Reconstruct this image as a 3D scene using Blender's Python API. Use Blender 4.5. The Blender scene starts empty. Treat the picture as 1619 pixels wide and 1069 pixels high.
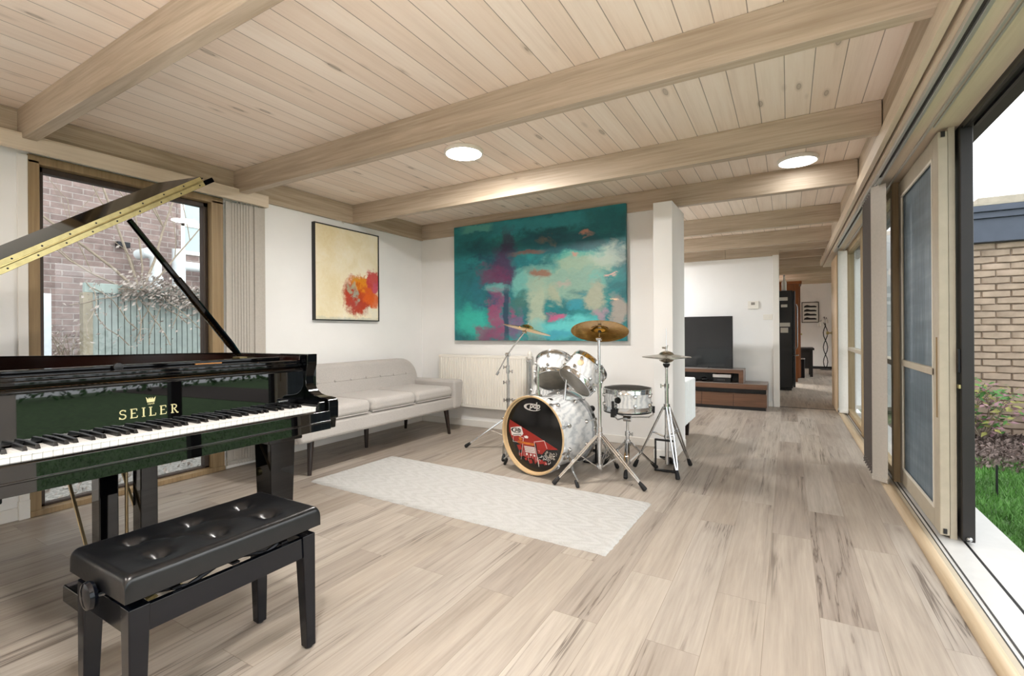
import bpy, math, random
from mathutils import Matrix, Vector
R = math.radians
random.seed(7)
SC = bpy.context.scene
COL = SC.collection

# ------------------------------------------------------------------ camera
FPX, CXP, HYP, YAW, CAM_H, ROLL = 753.0, 807.0, 525.5, R(30.25), 1.08, R(.375)
cam = bpy.data.cameras.new('camera')
cam_ob = bpy.data.objects.new('camera', cam)
COL.objects.link(cam_ob)
cam.sensor_fit = 'HORIZONTAL'
cam.sensor_width = 36.0
cam.lens = FPX / 1619 * 36
cam.shift_x = (809.5 - CXP) / 1619
cam.shift_y = (HYP - 534.5) / 1619
cam.clip_start = .05
_f = Vector((-math.sin(YAW), math.cos(YAW), 0))
_r = Vector((math.cos(YAW), math.sin(YAW), 0))
_z = Vector((0, 0, 1))
_Rc = _r * math.cos(ROLL) - _z * math.sin(ROLL)
_Uc = _r * math.sin(ROLL) + _z * math.cos(ROLL)
m = Matrix.Identity(4)
for i in range(3):
    m[i][0], m[i][1], m[i][2] = _Rc[i], _Uc[i], -_f[i]
m[2][3] = CAM_H
cam_ob.matrix_world = m
SC.camera = cam_ob

# ------------------------------------------------------------------ world, exposure
world = bpy.data.worlds.new('overcast_sky')
SC.world = world
world.use_nodes = True
bg = world.node_tree.nodes['Background']
bg.inputs[0].default_value = (.93, .97, 1.0, 1)
bg.inputs[1].default_value = 2.6
vs = SC.view_settings
vs.view_transform = 'Standard'
vs.look = 'None'
vs.gamma = 1
vs.exposure = .12
vs.use_curve_mapping = False
SC.cycles.use_denoising = True
SC.cycles.max_bounces = 10
SC.cycles.diffuse_bounces = 6
SC.cycles.glossy_bounces = 5
SC.cycles.transparent_max_bounces = 16
SC.cycles.sample_clamp_indirect = 6
SC.cycles.blur_glossy = .5
LAMP = 320.0
# broad soft sun added under the overcast to strengthen daylight from the lawn side
sun = bpy.data.lights.new('added_side_sun', 'SUN')
sun.energy = 1.7
sun.angle = R(45)
sun.color = (1, .97, .93)
sun_ob = bpy.data.objects.new('added_side_sun', sun)
sun_ob.rotation_euler = Vector((-1, -.3, -.55)).to_track_quat('-Z', 'Y').to_euler()
COL.objects.link(sun_ob)

def portal(name, loc, rot, sx, sy):
    l = bpy.data.lights.new(name, 'AREA')
    l.shape = 'RECTANGLE'
    l.size, l.size_y = sx, sy
    l.cycles.is_portal = True
    o = bpy.data.objects.new(name, l)
    o.location = loc
    o.rotation_euler = rot
    COL.objects.link(o)
portal('daylight_portal_door', (.92, 2.05, 1.05), (0, R(90), 0), 2.1, 1.9)
portal('daylight_portal_rear', (.92, -.75, 1.05), (0, R(90), 0), 2.1, 3.2)
portal('daylight_portal_far', (.92, 5.9, 1.05), (0, R(90), 0), 2.1, 3.2)
portal('daylight_portal_kitchen', (1.5, 11.3, 1.05), (0, R(90), 0), 2.1, 4.2)
portal('daylight_portal_left', (-4.02, 1.55, 1.05), (0, R(-90), 0), 2.1, 1.0)

# ------------------------------------------------------------------ materials
def S(h):
    h = h.lstrip('#')
    c = [int(h[i:i+2], 16) / 255 for i in (0, 2, 4)]
    return tuple(x / 12.92 if x <= .04045 else ((x + .055) / 1.055) ** 2.4 for x in c) + (1,)

class NT:
    def __init__(s, name):
        s.m = bpy.data.materials.new(name)
        s.m.use_nodes = True
        s.t = s.m.node_tree
        s.b = s.t.nodes['Principled BSDF']
        s.out = s.t.nodes['Material Output']
    def n(s, typ, **k):
        nd = s.t.nodes.new(typ)
        for a, v in k.items():
            if hasattr(nd, a) and a not in ('Scale',):
                try:
                    setattr(nd, a, v); continue
                except Exception:
                    pass
            nd.inputs[a.replace('_', ' ')].default_value = v
        return nd
    def l(s, a, b):
        s.t.links.new(a, b)
    def set(s, **k):
        for a, v in k.items():
            s.b.inputs[a.replace('_', ' ')].default_value = v
        return s
    def coord(s, scale=(1, 1, 1), loc=(0, 0, 0), rot=(0, 0, 0), kind='Object'):
        tc = s.n('ShaderNodeTexCoord')
        mp = s.n('ShaderNodeMapping')
        mp.inputs['Scale'].default_value = scale
        mp.inputs['Location'].default_value = loc
        mp.inputs['Rotation'].default_value = rot
        s.l(tc.outputs[kind], mp.inputs['Vector'])
        return mp.outputs[0]
    def noise(s, vec, scale=5, detail=4, rough=.55, dist=0, w=None):
        nd = s.n('ShaderNodeTexNoise')
        if w is not None:
            nd.noise_dimensions = '4D'
            s.l(w, nd.inputs['W'])
        nd.inputs['Scale'].default_value = scale
        nd.inputs['Detail'].default_value = detail
        nd.inputs['Roughness'].default_value = rough
        nd.inputs['Distortion'].default_value = dist
        s.l(vec, nd.inputs['Vector'])
        return nd.outputs[0]
    def ramp(s, fac, stops, interp='LINEAR'):
        nd = s.n('ShaderNodeValToRGB')
        cr = nd.color_ramp
        cr.interpolation = interp
        while len(cr.elements) < len(stops):
            cr.elements.new(.5)
        for e, (p, c) in zip(cr.elements, stops):
            e.position = p
            e.color = c if isinstance(c, tuple) else (S(c) if isinstance(c, str) else (c, c, c, 1))
        s.l(fac, nd.inputs[0])
        return nd.outputs[0]
    def mix(s, fac, a, b, mode='MIX'):
        nd = s.n('ShaderNodeMix')
        nd.data_type = 'RGBA'
        nd.blend_type = mode
        for v, i in ((fac, 0), (a, 6), (b, 7)):
            if isinstance(v, (int, float)):
                nd.inputs[i].default_value = v if i == 0 else (v, v, v, 1)
            elif isinstance(v, tuple):
                nd.inputs[i].default_value = v
            elif isinstance(v, str):
                nd.inputs[i].default_value = S(v)
            else:
                s.l(v, nd.inputs[i])
        return nd.outputs[2]
    def math(s, op, a, b=None, c=None):
        nd = s.n('ShaderNodeMath')
        nd.operation = op
        for i, v in enumerate((a, b, c)):
            if v is None: continue
            if isinstance(v, (int, float)): nd.inputs[i].default_value = v
            else: s.l(v, nd.inputs[i])
        return nd.outputs[0]
    def sep(s, vec):
        nd = s.n('ShaderNodeSeparateXYZ')
        s.l(vec, nd.inputs[0])
        return nd.outputs
    def comb(s, x, y, z=0.0):
        nd = s.n('ShaderNodeCombineXYZ')
        for i, v in enumerate((x, y, z)):
            if isinstance(v, (int, float)): nd.inputs[i].default_value = v
            else: s.l(v, nd.inputs[i])
        return nd.outputs[0]
    def color(s, c):
        s.l(c, s.b.inputs['Base Color']); return s
    def bump(s, h, strength=.3, dist=.01):
        nd = s.n('ShaderNodeBump')
        nd.inputs['Strength'].default_value = strength
        nd.inputs['Distance'].default_value = dist
        s.l(h, nd.inputs['Height'])
        s.l(nd.outputs[0], s.b.inputs['Normal'])
        return s

def plain(name, hexc, rough=.5, metal=0, noise=0.0, nscale=20, bump=0.0, **k):
    t = NT(name)
    t.set(Roughness=rough, Metallic=metal, **k)
    c = S(hexc)
    t.b.inputs['Base Color'].default_value = c
    if noise or bump:
        v = t.coord()
        n = t.noise(v, nscale, 4)
        if noise:
            lo = tuple(x * (1 - noise) for x in c[:3]) + (1,)
            hi = tuple(min(1, x * (1 + noise)) for x in c[:3]) + (1,)
            t.color(t.ramp(n, [(.3, lo), (.7, hi)]))
        if bump:
            t.bump(n, bump, .004)
    return t.m

M = {}
M['wall'] = plain('white_plaster', '#eeedeb', .75, noise=.02, nscale=3, bump=.05)
M['trim_white'] = plain('white_trim_paint', '#e8e5df', .45)
M['white_enamel'] = plain('white_enamel', '#ece8df', .35)
M['black_lacquer'] = plain('black_lacquer', '#040405', .03, Specular_IOR_Level=.4)
M['bench_lacquer'] = plain('bench_lacquer', '#080b12', .15, Specular_IOR_Level=.35)
M['fallboard_lacquer'] = plain('fallboard_lacquer', '#040405', .02, Specular_IOR_Level=.85, Coat_Weight=.15, Coat_Roughness=.01)
M['lid_lacquer'] = plain('lid_lacquer', '#040405', .06, Specular_IOR_Level=.015)
M['leather'] = plain('black_leather', '#090a0d', .29, noise=.2, nscale=40, bump=.12)
M['black_plastic'] = plain('black_plastic', '#0d0d0e', .4)
M['rubber'] = plain('black_rubber', '#141416', .7, noise=.1)
M['ivory'] = plain('key_white', '#f3f1ec', .25)
M['ebony'] = plain('key_black', '#0b0b0c', .3)
M['felt'] = plain('red_felt', '#7d1c20', .9)
M['brass'] = plain('brass', '#a89d70', .32, 1, noise=.15, nscale=30)
M['brass_rod'] = plain('brass_rod', '#9c8a6c', .4, 1)
M['gold_plate'] = plain('gold_plate', '#a37b3a', .35, .8, noise=.1)
M['gold_paint'] = plain('gold_lettering', '#d8cf9c', .35, .3)
M['mahogany'] = plain('mahogany_inner_rim', '#1f0a06', .25, noise=.25, nscale=6)
M['chrome'] = plain('chrome', '#d9dadb', .12, 1)
M['chrome_dull'] = plain('brushed_chrome', '#b9bbbd', .25, 1)
M['cymbal'] = None
M['dark_leg'] = plain('dark_brown_wood', '#22150f', .35, noise=.2)
M['drum_black'] = plain('drumhead_black', '#0e0d0d', .18)
M['drum_red'] = plain('drumhead_red', '#8e1d13', .3, noise=.1, nscale=15)
M['print_white'] = plain('print_white', '#d9d5d0', .5)
M['print_orange'] = plain('print_orange', '#b5651d', .5, noise=.3, nscale=60)
M['print_grey'] = plain('print_grey', '#8d867d', .5, noise=.6, nscale=90)
M['drum_clear'] = plain('drumhead_smoky', '#6f6a61', .3, noise=.25, nscale=14)
M['drum_pad'] = plain('grey_mute_pad', '#4e4b49', .8)
M['hoop_wood'] = plain('maple_hoop', '#c8ab82', .35, noise=.08, nscale=14)
M['steel_dark'] = plain('dark_metal', '#26272a', .35, .9)
M['alu'] = plain('aluminium_track', '#c8c8c4', .35, .7)
M['alu_white'] = plain('white_sill_metal', '#c6c5c2', .4, .1, noise=.03)
M['groove'] = plain('track_groove', '#2c2a28', .6)
M['tv_screen'] = plain('tv_glass', '#080809', .07)
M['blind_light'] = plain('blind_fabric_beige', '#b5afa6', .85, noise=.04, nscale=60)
M['blind_dark'] = plain('blind_fabric_shadow_side', '#4c4540', .85, noise=.06, nscale=60)  # darker copy of the slat fabric, shade put into the colour
M['blind_white'] = plain('blind_fabric_white', '#e4e2dc', .85, noise=.03, nscale=60)
M['chain'] = plain('bead_chain', '#d7cfc4', .5)
M['glass_lamp'] = plain('lamp_rim_white', '#e9e6e0', .4)
M['armchair'] = plain('white_upholstery', '#e4e8e8', .8, noise=.03, nscale=30)
M['fridge'] = plain('black_fridge_steel', '#141517', .3, .2)
M['paper'] = plain('white_paper', '#d9d7d1', .8)
M['stone_grey'] = plain('concrete_path', '#d3d0ca', .85, noise=.08, nscale=12, bump=.1)
M['blue_fascia'] = plain('blue_grey_painted_timber', '#4a515f', .6, noise=.08, nscale=8, bump=.1)
M['roof_cap'] = plain('roof_cap_beige', '#a79f90', .8, noise=.12, nscale=12)
M['pipe_white'] = plain('white_pvc', '#dbe0e2', .5, noise=.05)
M['bark'] = plain('pale_bark', '#8f8272', .9, noise=.25, nscale=18, bump=.3)
M['dead_leaf'] = plain('dry_leaf', '#a79c94', .9, noise=.35, nscale=8)
M['leaf_green'] = plain('shrub_leaf_green', '#4c7a3a', .6, noise=.3, nscale=9)
M['leaf_pink'] = plain('shrub_leaf_pink', '#96747a', .6, noise=.3, nscale=9)
M['leaf_olive'] = plain('shrub_leaf_olive', '#8f8d4d', .6, noise=.3, nscale=9)
M['grass'] = plain('grass_blade', '#4f7d33', .7, noise=.4, nscale=5)
M['black_timber'] = plain('black_stained_timber', '#1a1614', .5, noise=.2, nscale=12)
M['cream_frame'] = plain('cream_door_frame', '#b0a693', .5, noise=.05, nscale=20)
M['screen_edge'] = plain('screen_bead_white', '#d7d2c6', .5)
M['white_post'] = plain('white_render_post', '#d5dde2', .8, noise=.06)

def wood(name, base, dark, axis, scale=1.0, rough=.55, contrast=1.0, knots=True, bump=.12):
    """painted/limed softwood; axis = grain direction 0,1,2"""
    t = NT(name)
    t.set(Roughness=rough)
    sc = [22 * scale] * 3
    sc[axis] = 1.3 * scale
    v = t.coord(tuple(sc))
    n1 = t.noise(v, 1.0, 6, .6, .6)
    sc2 = [90 * scale] * 3
    sc2[axis] = 2.5 * scale
    n2 = t.noise(t.coord(tuple(sc2)), 1.0, 3, .5)
    f = t.math('ADD', t.math('MULTIPLY', n1, .65), t.math('MULTIPLY', n2, .35))
    c = t.ramp(f, [(.5 - .2 / contrast, dark), (.5 + .16 / contrast, base)])
    if knots:
        ks = [3.2] * 3
        ks[axis] = 1.5
        vo = t.n('ShaderNodeTexVoronoi')
        vo.inputs['Scale'].default_value = 1.0
        t.l(t.coord(tuple(ks)), vo.inputs['Vector'])
        k = t.ramp(vo.outputs['Distance'], [(0, 1.0), (.05, .75), (.1, .0)])
        c = t.mix(t.math('MULTIPLY', k, .55), c, dark)
        d = S(dark)
        k2 = t.ramp(vo.outputs['Distance'], [(.0, .9), (.035, 0.0)])
        c = t.mix(t.math('MULTIPLY', k2, .6), c, tuple(x * .5 for x in d[:3]) + (1,))
    t.color(c)
    t.bump(f, bump, .003)
    return t.m

M['beam'] = wood('limed_beam_wood', '#c2b3a0', '#a2917c', 0, contrast=1.3)
M['beam_y'] = wood('limed_plate_wood', '#bcac97', '#98876f', 1, contrast=1.3)
M['pelmet'] = wood('pelmet_wood', '#dccdb8', '#c6b59e', 1, contrast=.9, knots=False)
M['timber_strip'] = wood('oak_strip', '#c0ad92', '#a69071', 1, knots=False)
M['frame_brown'] = wood('window_frame_wood', '#9b8360', '#77603f', 2, knots=False)
M['frame_dark'] = wood('window_frame_dark', '#3f3024', '#2a1f17', 2, knots=False)
M['post_wood'] = wood('window_post_wood', '#b09a78', '#8a7352', 2, knots=False)
M['door_wood'] = wood('kitchen_door_wood', '#cdb594', '#b89d78', 2, knots=False)
M['walnut'] = wood('walnut_veneer', '#6e4d37', '#4b3222', 0, knots=False, rough=.35)
M['walnut_top'] = plain('console_top_grey', '#7c706a', .4)
M['cabinet_orange'] = wood('honey_pine_cabinet', '#8a4e1c', '#5c2f0e', 2, knots=False)
M['table_dark'] = wood('dark_table_wood', '#1d1613', '#120d0b', 0, knots=False)

def floor_mat():
    t = NT('oak_plank_floor')
    t.set(Roughness=.38)
    v = t.coord()
    o = t.sep(v)
    pv = t.comb(t.math('ADD', o[1], .31), t.math('ADD', o[0], 10.05))
    br = t.n('ShaderNodeTexBrick')
    br.offset = .37
    br.offset_frequency = 2
    br.inputs['Color1'].default_value = (0, 0, 0, 1)
    br.inputs['Color2'].default_value = (1, 1, 1, 1)
    br.inputs['Mortar'].default_value = (.5, .5, .5, 1)
    br.inputs['Scale'].default_value = 1
    br.inputs['Mortar Size'].default_value = .0009
    br.inputs['Mortar Smooth'].default_value = .2
    br.inputs['Brick Width'].default_value = 1.22
    br.inputs['Row Height'].default_value = .178
    t.l(pv, br.inputs['Vector'])
    rnd = t.sep(br.outputs['Color'])[0]
    w = t.math('MULTIPLY', rnd, 37.0)
    g1 = t.noise(t.coord((14, 1.1, 1)), 1, 6, .6, 1.2, w)
    g2 = t.noise(t.coord((85, 3.2, 1)), 1, 4, .6, .3, w)
    f = t.math('ADD', t.math('MULTIPLY', g1, .6), t.math('MULTIPLY', g2, .4))
    c = t.ramp(f, [(.3, '#90877f'), (.45, '#a39b92'), (.58, '#afa79e'), (.72, '#b9b2a9')])
    tint = t.ramp(rnd, [(0, '#d6cec8'), (.35, '#f6f3ef'), (.65, '#e6dfd7'), (1, '#fffcf7')])
    c = t.mix(1.0, c, tint, 'MULTIPLY')
    # rustic cracks running with the grain
    cr = t.noise(t.coord((13, .42, 1)), 1, 5, .6, .7, t.math('ADD', w, 9.0))
    ck = t.math('ABSOLUTE', t.math('SUBTRACT', cr, .5))
    crack = t.ramp(ck, [(0, 1.0), (.006, .75), (.016, .25), (.06, 0)])
    gate = t.ramp(t.noise(t.coord((4.5, .9, 1)), 1, 2, .5, 0, w), [(.5, 0), (.6, 1)])
    cm = t.math('MULTIPLY', crack, gate)
    c = t.mix(t.math('MULTIPLY', cm, .85), c, '#4c4037')
    vo = t.n('ShaderNodeTexVoronoi')
    vo.inputs['Scale'].default_value = 1
    t.l(t.coord((5.2, 1.9, 1)), vo.inputs['Vector'])
    kn = t.ramp(vo.outputs['Distance'], [(0, 1), (.06, .5), (.13, 0)])
    c = t.mix(t.math('MULTIPLY', kn, .45), c, '#5a4c42')
    c = t.mix(t.math('MULTIPLY', br.outputs['Fac'], .75), c, '#6e6154')
    t.color(c)
    t.l(t.ramp(f, [(.3, .5), (.7, .36)]), t.b.inputs['Roughness'])
    t.bump(t.math('SUBTRACT', f, t.math('ADD', t.math('MULTIPLY', cm, .5), t.math('MULTIPLY', br.outputs['Fac'], .8))), .12, .003)
    return t.m
M['floor'] = floor_mat()

def ceiling_mat():
    t = NT('limed_pine_boards')
    t.set(Roughness=.6)
    v = t.coord()
    o = t.sep(v)
    x = t.math('DIVIDE', t.math('ADD', o[0], 10.032), .1285)
    fr = t.math('FRACT', x)
    idx = t.math('FLOOR', x)
    w = t.math('MULTIPLY', idx, 3.17)
    d = t.math('ABSOLUTE', t.math('SUBTRACT', fr, .5))
    groove = t.ramp(d, [(.478, 0), (.492, 1)])
    g1 = t.noise(t.coord((13, .9, 1)), 1, 5, .6, .8, w)
    g2 = t.noise(t.coord((80, 2.6, 1)), 1, 4, .6, .2, w)
    f = t.math('ADD', t.math('MULTIPLY', g1, .6), t.math('MULTIPLY', g2, .4))
    c = t.ramp(f, [(.3, '#e6d7ca'), (.5, '#f3e6da'), (.7, '#f8eee4')])
    wn = t.n('ShaderNodeTexWhiteNoise')
    wn.noise_dimensions = '1D'
    t.l(idx, wn.inputs['W'])
    c = t.mix(1.0, c, t.ramp(wn.outputs['Value'], [(0, '#f6f0ea'), (1, '#fffefc')]), 'MULTIPLY')
    vo = t.n('ShaderNodeTexVoronoi')
    vo.inputs['Scale'].default_value = 1
    t.l(t.coord((9, 2.6, 1)), vo.inputs['Vector'])
    halo = t.ramp(vo.outputs['Distance'], [(0, 1), (.12, .55), (.2, 0)])
    ring = t.ramp(vo.outputs['Distance'], [(.0, .2), (.075, .3), (.095, 1), (.115, 0)])
    wc = t.sep(vo.outputs['Color'])[0]
    gate = t.ramp(wc, [(.42, 0), (.48, 1)])
    c = t.mix(t.math('MULTIPLY', t.math('MULTIPLY', halo, gate), .5), c, '#96836e')
    c = t.mix(t.math('MULTIPLY', t.math('MULTIPLY', ring, gate), .55), c, '#6f5e4d')
    c = t.mix(t.math('MULTIPLY', groove, .7), c, '#5d5043')
    t.color(c)
    t.bump(t.math('SUBTRACT', t.math('MULTIPLY', f, .3), groove), .35, .006)
    return t.m
M['ceiling'] = ceiling_mat()

def brick_mat(name, c1, c2, mortar, ax, bw=.235, rh=.084, ms=.009, rough=.9):
    t = NT(name)
    t.set(Roughness=rough)
    o = t.sep(t.coord())
    v = t.comb(t.math('ADD', o[ax], 30.0), t.math('ADD', o[2], 5.0))
    br = t.n('ShaderNodeTexBrick')
    br.inputs['Color1'].default_value = S(c1)
    br.inputs['Color2'].default_value = S(c2)
    br.inputs['Mortar'].default_value = S(mortar)
    br.inputs['Scale'].default_value = 1
    br.inputs['Mortar Size'].default_value = ms
    br.inputs['Mortar Smooth'].default_value = .3
    br.inputs['Brick Width'].default_value = bw
    br.inputs['Row Height'].default_value = rh
    t.l(v, br.inputs['Vector'])
    n = t.noise(t.coord(), 9, 6, .65)
    c = t.mix(.55, br.outputs['Color'], t.ramp(n, [(.25, .25), (.75, .75)]), 'OVERLAY')
    t.color(c)
    h = t.math('ADD', t.math('MULTIPLY', br.outputs['Fac'], -1.0), t.math('MULTIPLY', n, .4))
    t.bump(h, .7, .012)
    return t.m
M['brick_red'] = brick_mat('old_pink_brick', '#8f7c76', '#7d6c68', '#9c918c', 1)
M['mortar_buff'] = plain('buff_mortar', '#7d7064', .95, noise=.15, nscale=20)
M['brick_buff'] = plain('buff_brick', '#aa9684', .9, noise=.18, nscale=7, bump=.4)

def pearl_mat():
    t = NT('white_pearl_wrap')
    t.set(Roughness=.18, Coat_Weight=.5, Coat_Roughness=.05)
    n = t.noise(t.coord((9, 9, 9)), 1, 3, .5, 2.2)
    wv = t.n('ShaderNodeTexWave')
    wv.inputs['Scale'].default_value = 11
    wv.inputs['Distortion'].default_value = 5
    wv.inputs['Detail'].default_value = 3
    t.l(t.coord((1, 1, 2.2)), wv.inputs['Vector'])
    f = t.math('ADD', t.math('MULTIPLY', n, .6), t.math('MULTIPLY', wv.outputs['Fac'], .4))
    t.color(t.ramp(f, [(.2, '#bcbfc2'), (.42, '#d6d8d9'), (.65, '#e8e8e7')]))
    return t.m
M['pearl'] = pearl_mat()

def fabric_mat(name, a, b, scale=320):
    t = NT(name)
    t.set(Roughness=.95, Sheen_Weight=.2)
    n = t.noise(t.coord((scale, scale * .35, scale)), 1, 2, .6)
    n2 = t.noise(t.coord((3, 3, 3)), 1, 3, .5)
    c = t.ramp(n, [(.3, a), (.7, b)])
    c = t.mix(.2, c, t.ramp(n2, [(.3, .4), (.7, .6)]), 'OVERLAY')
    t.color(c)
    t.bump(n, .25, .002)
    return t.m
M['sofa'] = fabric_mat('grey_woven_fabric', '#a7a29d', '#bab5b0')

def rug_mat():
    t = NT('cream_tufted_wool')
    t.set(Roughness=1.0)
    v = t.coord()
    o = t.sep(v)
    # rows of leaf loops running along the long side
    xx = t.math('MULTIPLY', o[0], 1 / .115)
    row = t.math('MULTIPLY', o[1], 1 / .098)
    ry = t.math('SUBTRACT', t.math('FRACT', row), .5)
    dirn = t.math('SUBTRACT', t.math('MULTIPLY', t.math('MODULO', t.math('FLOOR', row), 2.0), 2.0), 1.0)
    ph = t.math('ADD', xx, t.math('MULTIPLY', t.math('ABSOLUTE', ry), t.math('MULTIPLY', dirn, 1.6)))
    nz = t.noise(v, 12, 3, .6)
    wav = t.math('SINE', t.math('ADD', t.math('MULTIPLY', ph, 6.283), t.math('MULTIPLY', nz, 6.5)))
    band = t.ramp(t.math('ABSOLUTE', ry), [(.38, 1), (.48, 0)])
    n2 = t.noise(t.coord((190, 190, 190)), 1, 3, .7)
    big = t.noise(t.coord((2.6, 2.6, 1)), 1, 3, .6)
    h = t.math('ADD', t.math('MULTIPLY', t.math('MULTIPLY', wav, band), .35), n2)
    f = t.math('ADD', t.math('MULTIPLY', t.math('MULTIPLY', wav, band), t.math('MULTIPLY', big, .13)), t.math('MULTIPLY', n2, .7))
    c = t.ramp(f, [(.08, '#a6a4a0'), (.28, '#bab9b5'), (.48, '#c5c4c1')])
    t.color(c)
    t.bump(h, .8, .008)
    return t.m
M['rug'] = rug_mat()

def cymbal_mat(name, a, b, rough=.22):
    t = NT(name)
    t.set(Metallic=1, Roughness=rough)
    n = t.noise(t.coord((1, 1, 1)), 45, 4, .6)
    t.color(t.ramp(n, [(.3, a), (.7, b)]))
    t.bump(n, .12, .004)
    return t.m
M['cymbal'] = cymbal_mat('bronze_cymbal', '#b98432', '#dcae52', .18)
M['cymbal_hat'] = cymbal_mat('hi_hat_bronze', '#8f8878', '#a9a293')

def glass_mat(name='window_glass', tint=(.96, .98, .98, 1), refl=1.0):
    t = NT(name)
    tr = t.n('ShaderNodeBsdfTransparent')
    tr.inputs[0].default_value = tint
    gl = t.n('ShaderNodeBsdfGlossy')
    gl.inputs['Roughness'].default_value = .01
    fr = t.n('ShaderNodeFresnel')
    fr.inputs['IOR'].default_value = 1.5
    mx = t.n('ShaderNodeMixShader')
    t.l(t.math('MULTIPLY', fr.outputs[0], refl), mx.inputs[0])
    t.l(tr.outputs[0], mx.inputs[1])
    t.l(gl.outputs[0], mx.inputs[2])
    t.l(mx.outputs[0], t.out.inputs['Surface'])
    return t.m
M['glass'] = glass_mat(refl=.4)

def mesh_mat():
    t = NT('blue_fly_mesh')
    tr = t.n('ShaderNodeBsdfTransparent')
    df = t.n('ShaderNodeBsdfPrincipled')
    o = t.sep(t.coord())
    n = t.noise(t.coord((1, 70, 4)), 1, 3, .6)
    wv = t.noise(t.coord((1, 1.2, 14)), 1, 2, .5, .6)  # horizontal wavy reflections put into the mesh colour
    c = t.ramp(t.math('ADD', t.math('MULTIPLY', n, .6), t.math('MULTIPLY', wv, .4)), [(.3, '#46545f'), (.55, '#667783'), (.75, '#8f9ca4')])
    t.l(c, df.inputs['Base Color'])
    df.inputs['Roughness'].default_value = .45
    mx = t.n('ShaderNodeMixShader')
    mx.inputs[0].default_value = .86
    t.l(tr.outputs[0], mx.inputs[1])
    t.l(df.outputs[0], mx.inputs[2])
    t.l(mx.outputs[0], t.out.inputs['Surface'])
    return t.m
M['fly_mesh'] = mesh_mat()

def emit(name, col, strength):
    t = NT(name)
    t.b.inputs['Base Color'].default_value = (.8, .8, .8, 1)
    t.b.inputs['Emission Color'].default_value = col
    t.b.inputs['Emission Strength'].default_value = strength
    return t.m
M['lamp_on'] = emit('lamp_diffuser_lit', (1, .965, .925, 1), LAMP)
M['lamp_dim'] = emit('lamp_diffuser_dim', (1, .98, .95, 1), LAMP * .05)
M['added_lamp_side'] = emit('added_lamp_diffuser_side', (.96, .98, 1, 1), LAMP * 2.0)
M['added_lamp_up'] = emit('added_uplighter_bulb', (1, .97, .93, 1), LAMP * 2.4)
M['added_lamp_low'] = emit('added_lamp_diffuser_low', (1, .97, .93, 1), LAMP * 2.4)

def art(name, axes, rect, base, blobs, rough=.6, bump=.25):
    """abstract painting: soft noisy patches on a canvas; rect=(u0,u1,v0,v1) along the two object axes"""
    t = NT(name)
    t.set(Roughness=rough)
    o = t.sep(t.coord())
    u0, u1, v0, v1 = rect
    u = t.math('DIVIDE', t.math('SUBTRACT', o[axes[0]], u0), u1 - u0)
    v = t.math('DIVIDE', t.math('SUBTRACT', o[axes[1]], v0), v1 - v0)
    p = t.comb(u, v, 0)
    n1 = t.noise(p, 7, 5, .65)
    n2 = t.noise(p, 9, 5, .65, .3)
    nz = t.noise(p, 30, 5, .7)
    c = t.ramp(t.noise(p, 4, 5, .6, .5), base)
    for (cx, cy, rx, ry, soft, col, amt, wob, box) in blobs:
        du = t.math('DIVIDE', t.math('ADD', t.math('SUBTRACT', u, cx), t.math('MULTIPLY', t.math('SUBTRACT', n1, .5), wob)), rx)
        dv = t.math('DIVIDE', t.math('ADD', t.math('SUBTRACT', v, cy), t.math('MULTIPLY', t.math('SUBTRACT', n2, .5), wob)), ry)
        if box:
            d = t.math('MAXIMUM', t.math('ABSOLUTE', du), t.math('ABSOLUTE', dv))
        else:
            d = t.math('SQRT', t.math('ADD', t.math('POWER', t.math('ABSOLUTE', du), 2.0), t.math('POWER', t.math('ABSOLUTE', dv), 2.0)))
        d = t.math('ADD', d, t.math('MULTIPLY', t.math('SUBTRACT', nz, .5), .34))
        mk = t.ramp(d, [(max(0, 1 - soft), 1.0), (1.0, 0.0)])
        c = t.mix(t.math('MULTIPLY', mk, amt), c, col)
    c = t.mix(.35, c, t.ramp(nz, [(.3, .38), (.7, .62)]), 'OVERLAY')
    t.color(c)
    t.bump(nz, bump, .004)
    return t.m

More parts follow.
